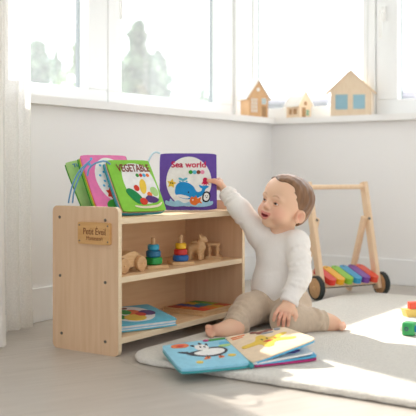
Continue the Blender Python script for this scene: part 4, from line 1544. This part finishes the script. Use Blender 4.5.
# --- eyes
M_eyew = mat('eye_white', '#f3eee9', rough=.15, spec=.5)
M_iris = mat('iris', '#3a2a22', rough=.1, spec=.6)
M_lash = mat('lashes', '#5a4034', rough=.8)
M_lid = mat('eyelid_skin', '#e6ae8e', rough=.5, sss=.1)
for s in (-1, 1):
    c = hd(.0615, s * .0245, -.0125)
    ax = nrm(HF * .93 + HL * s * .20 - HU * .02)
    side = nrm(np.cross(HU, ax)); upv = np.cross(ax, side); upv = upv if upv @ HU > 0 else -upv
    r = .0105
    bm = B(); bmesh.ops.create_uvsphere(bm, u_segments=24, v_segments=16, radius=r)
    for v in bm.verts:
        v.co += Vector(c)
    e = obj('eye', bm, M_eyew, per, smooth=True)
    gaze = nrm(ax + HL * (-s * .10) - HL * .12 + HU * .05)
    bm = B(); n_ = 24
    gx = nrm(np.cross(HU, gaze)); gy = np.cross(gaze, gx)
    rings = []
    for q in range(5):
        an = math.radians(37) * q / 4
        rings.append([bm.verts.new(Vector(c + (gaze * math.cos(an) + (gx * math.cos(2 * PI * k / n_) + gy * math.sin(2 * PI * k / n_)) * math.sin(an)) * (r + .0003))) for k in range(n_)] if q else [bm.verts.new(Vector(c + gaze * (r + .0004)))])
    for k in range(n_):
        bm.faces.new((rings[0][0], rings[1][k], rings[1][(k + 1) % n_]))
    for a, b in zip(rings[1:], rings[2:]):
        for k in range(n_):
            bm.faces.new((a[k], a[(k + 1) % n_], b[(k + 1) % n_], b[k]))
    obj('iris', bm, M_iris, e, smooth=True)
    # upper and lower lids as bent rolls over the ball, lashes along the upper one
    def arc(el0, el1, rr, n=13):
        out = []
        for q in range(n):
            t = -1 + 2 * q / (n - 1)
            az = t * math.radians(58)
            el = math.radians(el0 + (el1 - el0) * (1 - t * t))
            out.append(Vector(c + (ax * math.cos(az) * math.cos(el) + side * math.sin(az) * math.cos(el) + upv * math.sin(el)) * rr))
        return out
    tp = [.0008 + .0012 * (1 - abs(-1 + 2 * q / 12) ** 2) for q in range(13)]
    obj('eyelid', tube(B(), arc(2, 36, r + .0008), [x * 1.7 for x in tp], 8), M_lid, e, smooth=True)
    obj('eyelid', tube(B(), arc(-8, -27, r + .0004), [x * 1.5 for x in tp], 8), M_lid, e, smooth=True)
    obj('lashes', tube(B(), arc(-2, 27, r + .0014), [x * .75 for x in tp], 6), M_lash, e, smooth=True)
# teeth glimpse / tongue
bm = B(); bmesh.ops.create_uvsphere(bm, u_segments=16, v_segments=10, radius=1)
for v in bm.verts:
    v.co = Vector(hd(.0640 + .005 * v.co.x, .0085 * v.co.y, -.0588 + .0028 * v.co.z))
obj('tongue', bm, mat('tongue', '#c96a6c', rough=.4), per, smooth=True)

# --- hair: a close cap from forehead to nape
f = Field(hd(0, 0, 0) - .13, hd(0, 0, 0) + .13, .0022)
f.ell(hd(-.0090, 0, .0190), (.0800, .0720, .0685), HR, .012)
f.ell(hd(-.036, 0, -.020), (.046, .052, .050), HR, .02)
f.ell(hd(.026, 0, .034), (.0535, .0605, .0470), HR, .02)
ax_ = [f.lo[i] + f.h * np.arange(f.n[i]) for i in range(3)]
Pg = np.stack(np.meshgrid(*ax_, indexing='ij'), -1)
Hh = (Pg - HC) @ HR.T
hf, hl, hu = Hh[..., 0], Hh[..., 1], Hh[..., 2]
line = np.interp(hu, [-.075, -.045, -.030, -.010, .010, .030, .050, .066, .080], [-.070, -.050, -.028, .002, .020, .030, .046, .062, .085])
line = line + .006 + .008 * np.sin(hl * 70 + 1.0) * (hu > .04) + .003 * np.sin(hu * 330 + hl * 120)
wob = .0016 * np.sin(hf * 220 + 30 * hu) * np.sin(hl * 190)
f.D = np.maximum(f.D + wob.astype(np.float32) * .6, (hf - line).astype(np.float32) * .32)
f.D = np.maximum(f.D, (-.062 - hu).astype(np.float32))
M_hair = mat('fine_brown_hair', '#976e4c', rough=.45, dark='#6f4d34', scale=60, stretch=(1, 1, .25), bump=.5, bscale=160, spec=.35, sheen=.2)
obj('hair', f.mesh('hair'), M_hair, per, label='short fine brown hair')

# --- white ribbed top
f = Field((-.26, -.22, 0), (.2, .2, .47), .0026)
f.cone(pelvis + np.array((0, 0, .012)), belly, .074, .0775, .03); f.cone(belly, chest, .0775, .068, .03)
f.cone(chest, neckb + np.array((0, 0, -.012)), .062, .045, .03)
f.chain([chest * .4 + sh_r * .6, sh_r, el_r, wr_r], [.045, .0385, .0305, .0245], .022)
f.cone(chest * .4 + sh_l * .6, sh_l, .047, .0365, .022); f.cone(neckb + np.array((.008, -.006, -.018)), sh_l, .036, .0375, .022); f.cone(neckb + np.array((-.008, .006, -.018)), sh_r, .036, .036, .022); f.chain([sh_l, el_l, wr_l], [.0370, .0335, .0255], .008)
# folds at elbows, shoulders and belly
rng = random.Random(5)
for a, b, r0, n_ in ((sh_r, el_r, .036, 5), (el_r, wr_r, .029, 6), (sh_l, el_l, .038, 5), (el_l, wr_l, .031, 6)):
    dv = b - a; L_s = np.linalg.norm(dv); dv = dv / L_s
    x_ = np.array(frame_of(Vector(dv))[0]); y_ = np.cross(dv, x_)
    for i in range(n_):
        t = (i + .6) / n_; an0 = rng.uniform(0, 6.3)
        pts = []
        rr = r0 * (1 - .18 * t) + .0005
        for q in range(7):
            an = an0 + q * .45
            pts.append(a + dv * (L_s * t + .006 * math.sin(q * 1.1 + i)) + (x_ * math.cos(an) + y_ * math.sin(an)) * (rr - .001))
        f.chain(pts, [.002, .0036, .0045, .0048, .0045, .0036, .002], .008)
for i in range(5):
    z = Q(278, 300 - i * 7, 0)[2]
    a0 = rng.uniform(-2.6, -1.6)
    pts = []
    for q in range(8):
        an = a0 + q * .22
        cx = pelvis * (1 - i / 7) + chest * (i / 7)
        pts.append(np.array((cx[0] + .0755 * math.cos(an), cx[1] + .0755 * math.sin(an), z + .010 * math.sin(q * .5 + i))))
    f.chain(pts, [.001, .002, .003, .0035, .0035, .003, .002, .001], .012)
# neck opening, cuffs
f.cone(neckb + np.array((.000, -.004, .004)), hd(-.014, 0, -.03), .0355, .040, .004, True)
f.chain([neckb + np.array((.0400 * math.cos(a), .0395 * math.sin(a) - .002, .019 - .012 * max(0, -math.cos(a - .9)))) for a in [2 * PI * k / 24 for k in range(25)]], [.0058] * 25, .003)
for a, b in ((el_r, wr_r), (el_l, wr_l)):
    dv = nrm(b - a); f.plane(b + dv * .002, dv, b - .045 + dv * .03, b + .045 + dv * .03, .003)
    x_ = np.array(frame_of(Vector(dv))[0]); y_ = np.cross(dv, x_)
    f.chain([b - dv * .004 + (x_ * math.cos(q) + y_ * math.sin(q)) * .0228 for q in [2 * PI * k / 14 for k in range(15)]], [.0036] * 15, .003)
f.D = np.maximum(f.D, (.010 - (f.lo[2] + f.h * np.arange(f.n[2])))[None, None, :].astype(np.float32))
M_top = mat('white_ribbed_cotton', '#f7f1ea', rough=.9, var=.03, scale=200, stretch=(1, 1, .15), bump=.35, bscale=300, spec=.12, sheen=.25)
obj('top', f.mesh('top'), M_top, per, label='white ribbed cotton top with long sleeves')

# --- beige trousers
f = Field((-.2, -.26, 0), (.2, .2, .16), .0026)
f.cone(pelvis + np.array((0, .005, -.004)), pelvis + np.array((0, 0, .012)), .0745, .0725, .02)
f.chain([pelvis + np.array((-.01, 0, 0)), hip_r, kn_r, an_r + (kn_r - an_r) * .10], [.062, .0545, .0455, .0350], .02)
f.chain([pelvis + np.array((.01, 0, 0)), hip_l, kn_l, an_l + (kn_l - an_l) * .06], [.062, .0560, .0470, .0335], .02)
for a, b, ra, rb, n_ in ((hip_r, kn_r, .053, .045, 5), (kn_r, an_r, .0445, .036, 6), (hip_l, kn_l, .054, .046, 5), (kn_l, an_l, .046, .034, 6)):
    dv = b - a; L_s = np.linalg.norm(dv); dv = dv / L_s
    x_ = np.array(frame_of(Vector(dv))[0]); y_ = np.cross(dv, x_)
    for i in range(n_):
        t = (i + .5) / n_; an0 = rng.uniform(0, 6.3); rr = ra + (rb - ra) * t
        pts = [a + dv * (L_s * t + .007 * math.sin(q * .9 + i)) + (x_ * math.cos(an0 + q * .42) + y_ * math.sin(an0 + q * .42)) * (rr - .001) for q in range(8)]
        f.chain(pts, [.002, .0035, .0045, .005, .005, .0045, .0035, .002], .008)
for a, b, r in ((kn_r, an_r, .0335), (kn_l, an_l, .0320)):
    dv = nrm(b - a); f.plane(b + dv * .004, dv, b - .06 + dv * .03, b + .06 + dv * .03, .003)
    x_ = np.array(frame_of(Vector(dv))[0]); y_ = np.cross(dv, x_)
    for off_ in (.000, -.016):
        f.chain([b + dv * off_ + (x_ * math.cos(q) + y_ * math.sin(q)) * (r - .0015 - off_ * .10) for q in [2 * PI * k / 16 for k in range(17)]], [.0036] * 17, .004)
f.D = np.maximum(f.D, (.0005 - (f.lo[2] + f.h * np.arange(f.n[2])))[None, None, :].astype(np.float32))
M_tr = mat('beige_ribbed_cotton', '#d2bca4', rough=.9, var=.08, scale=160, stretch=(1, 1, .3), bump=.35, bscale=280, spec=.12, sheen=.25)
obj('trousers', f.mesh('trousers'), M_tr, per, label='beige cotton trousers')
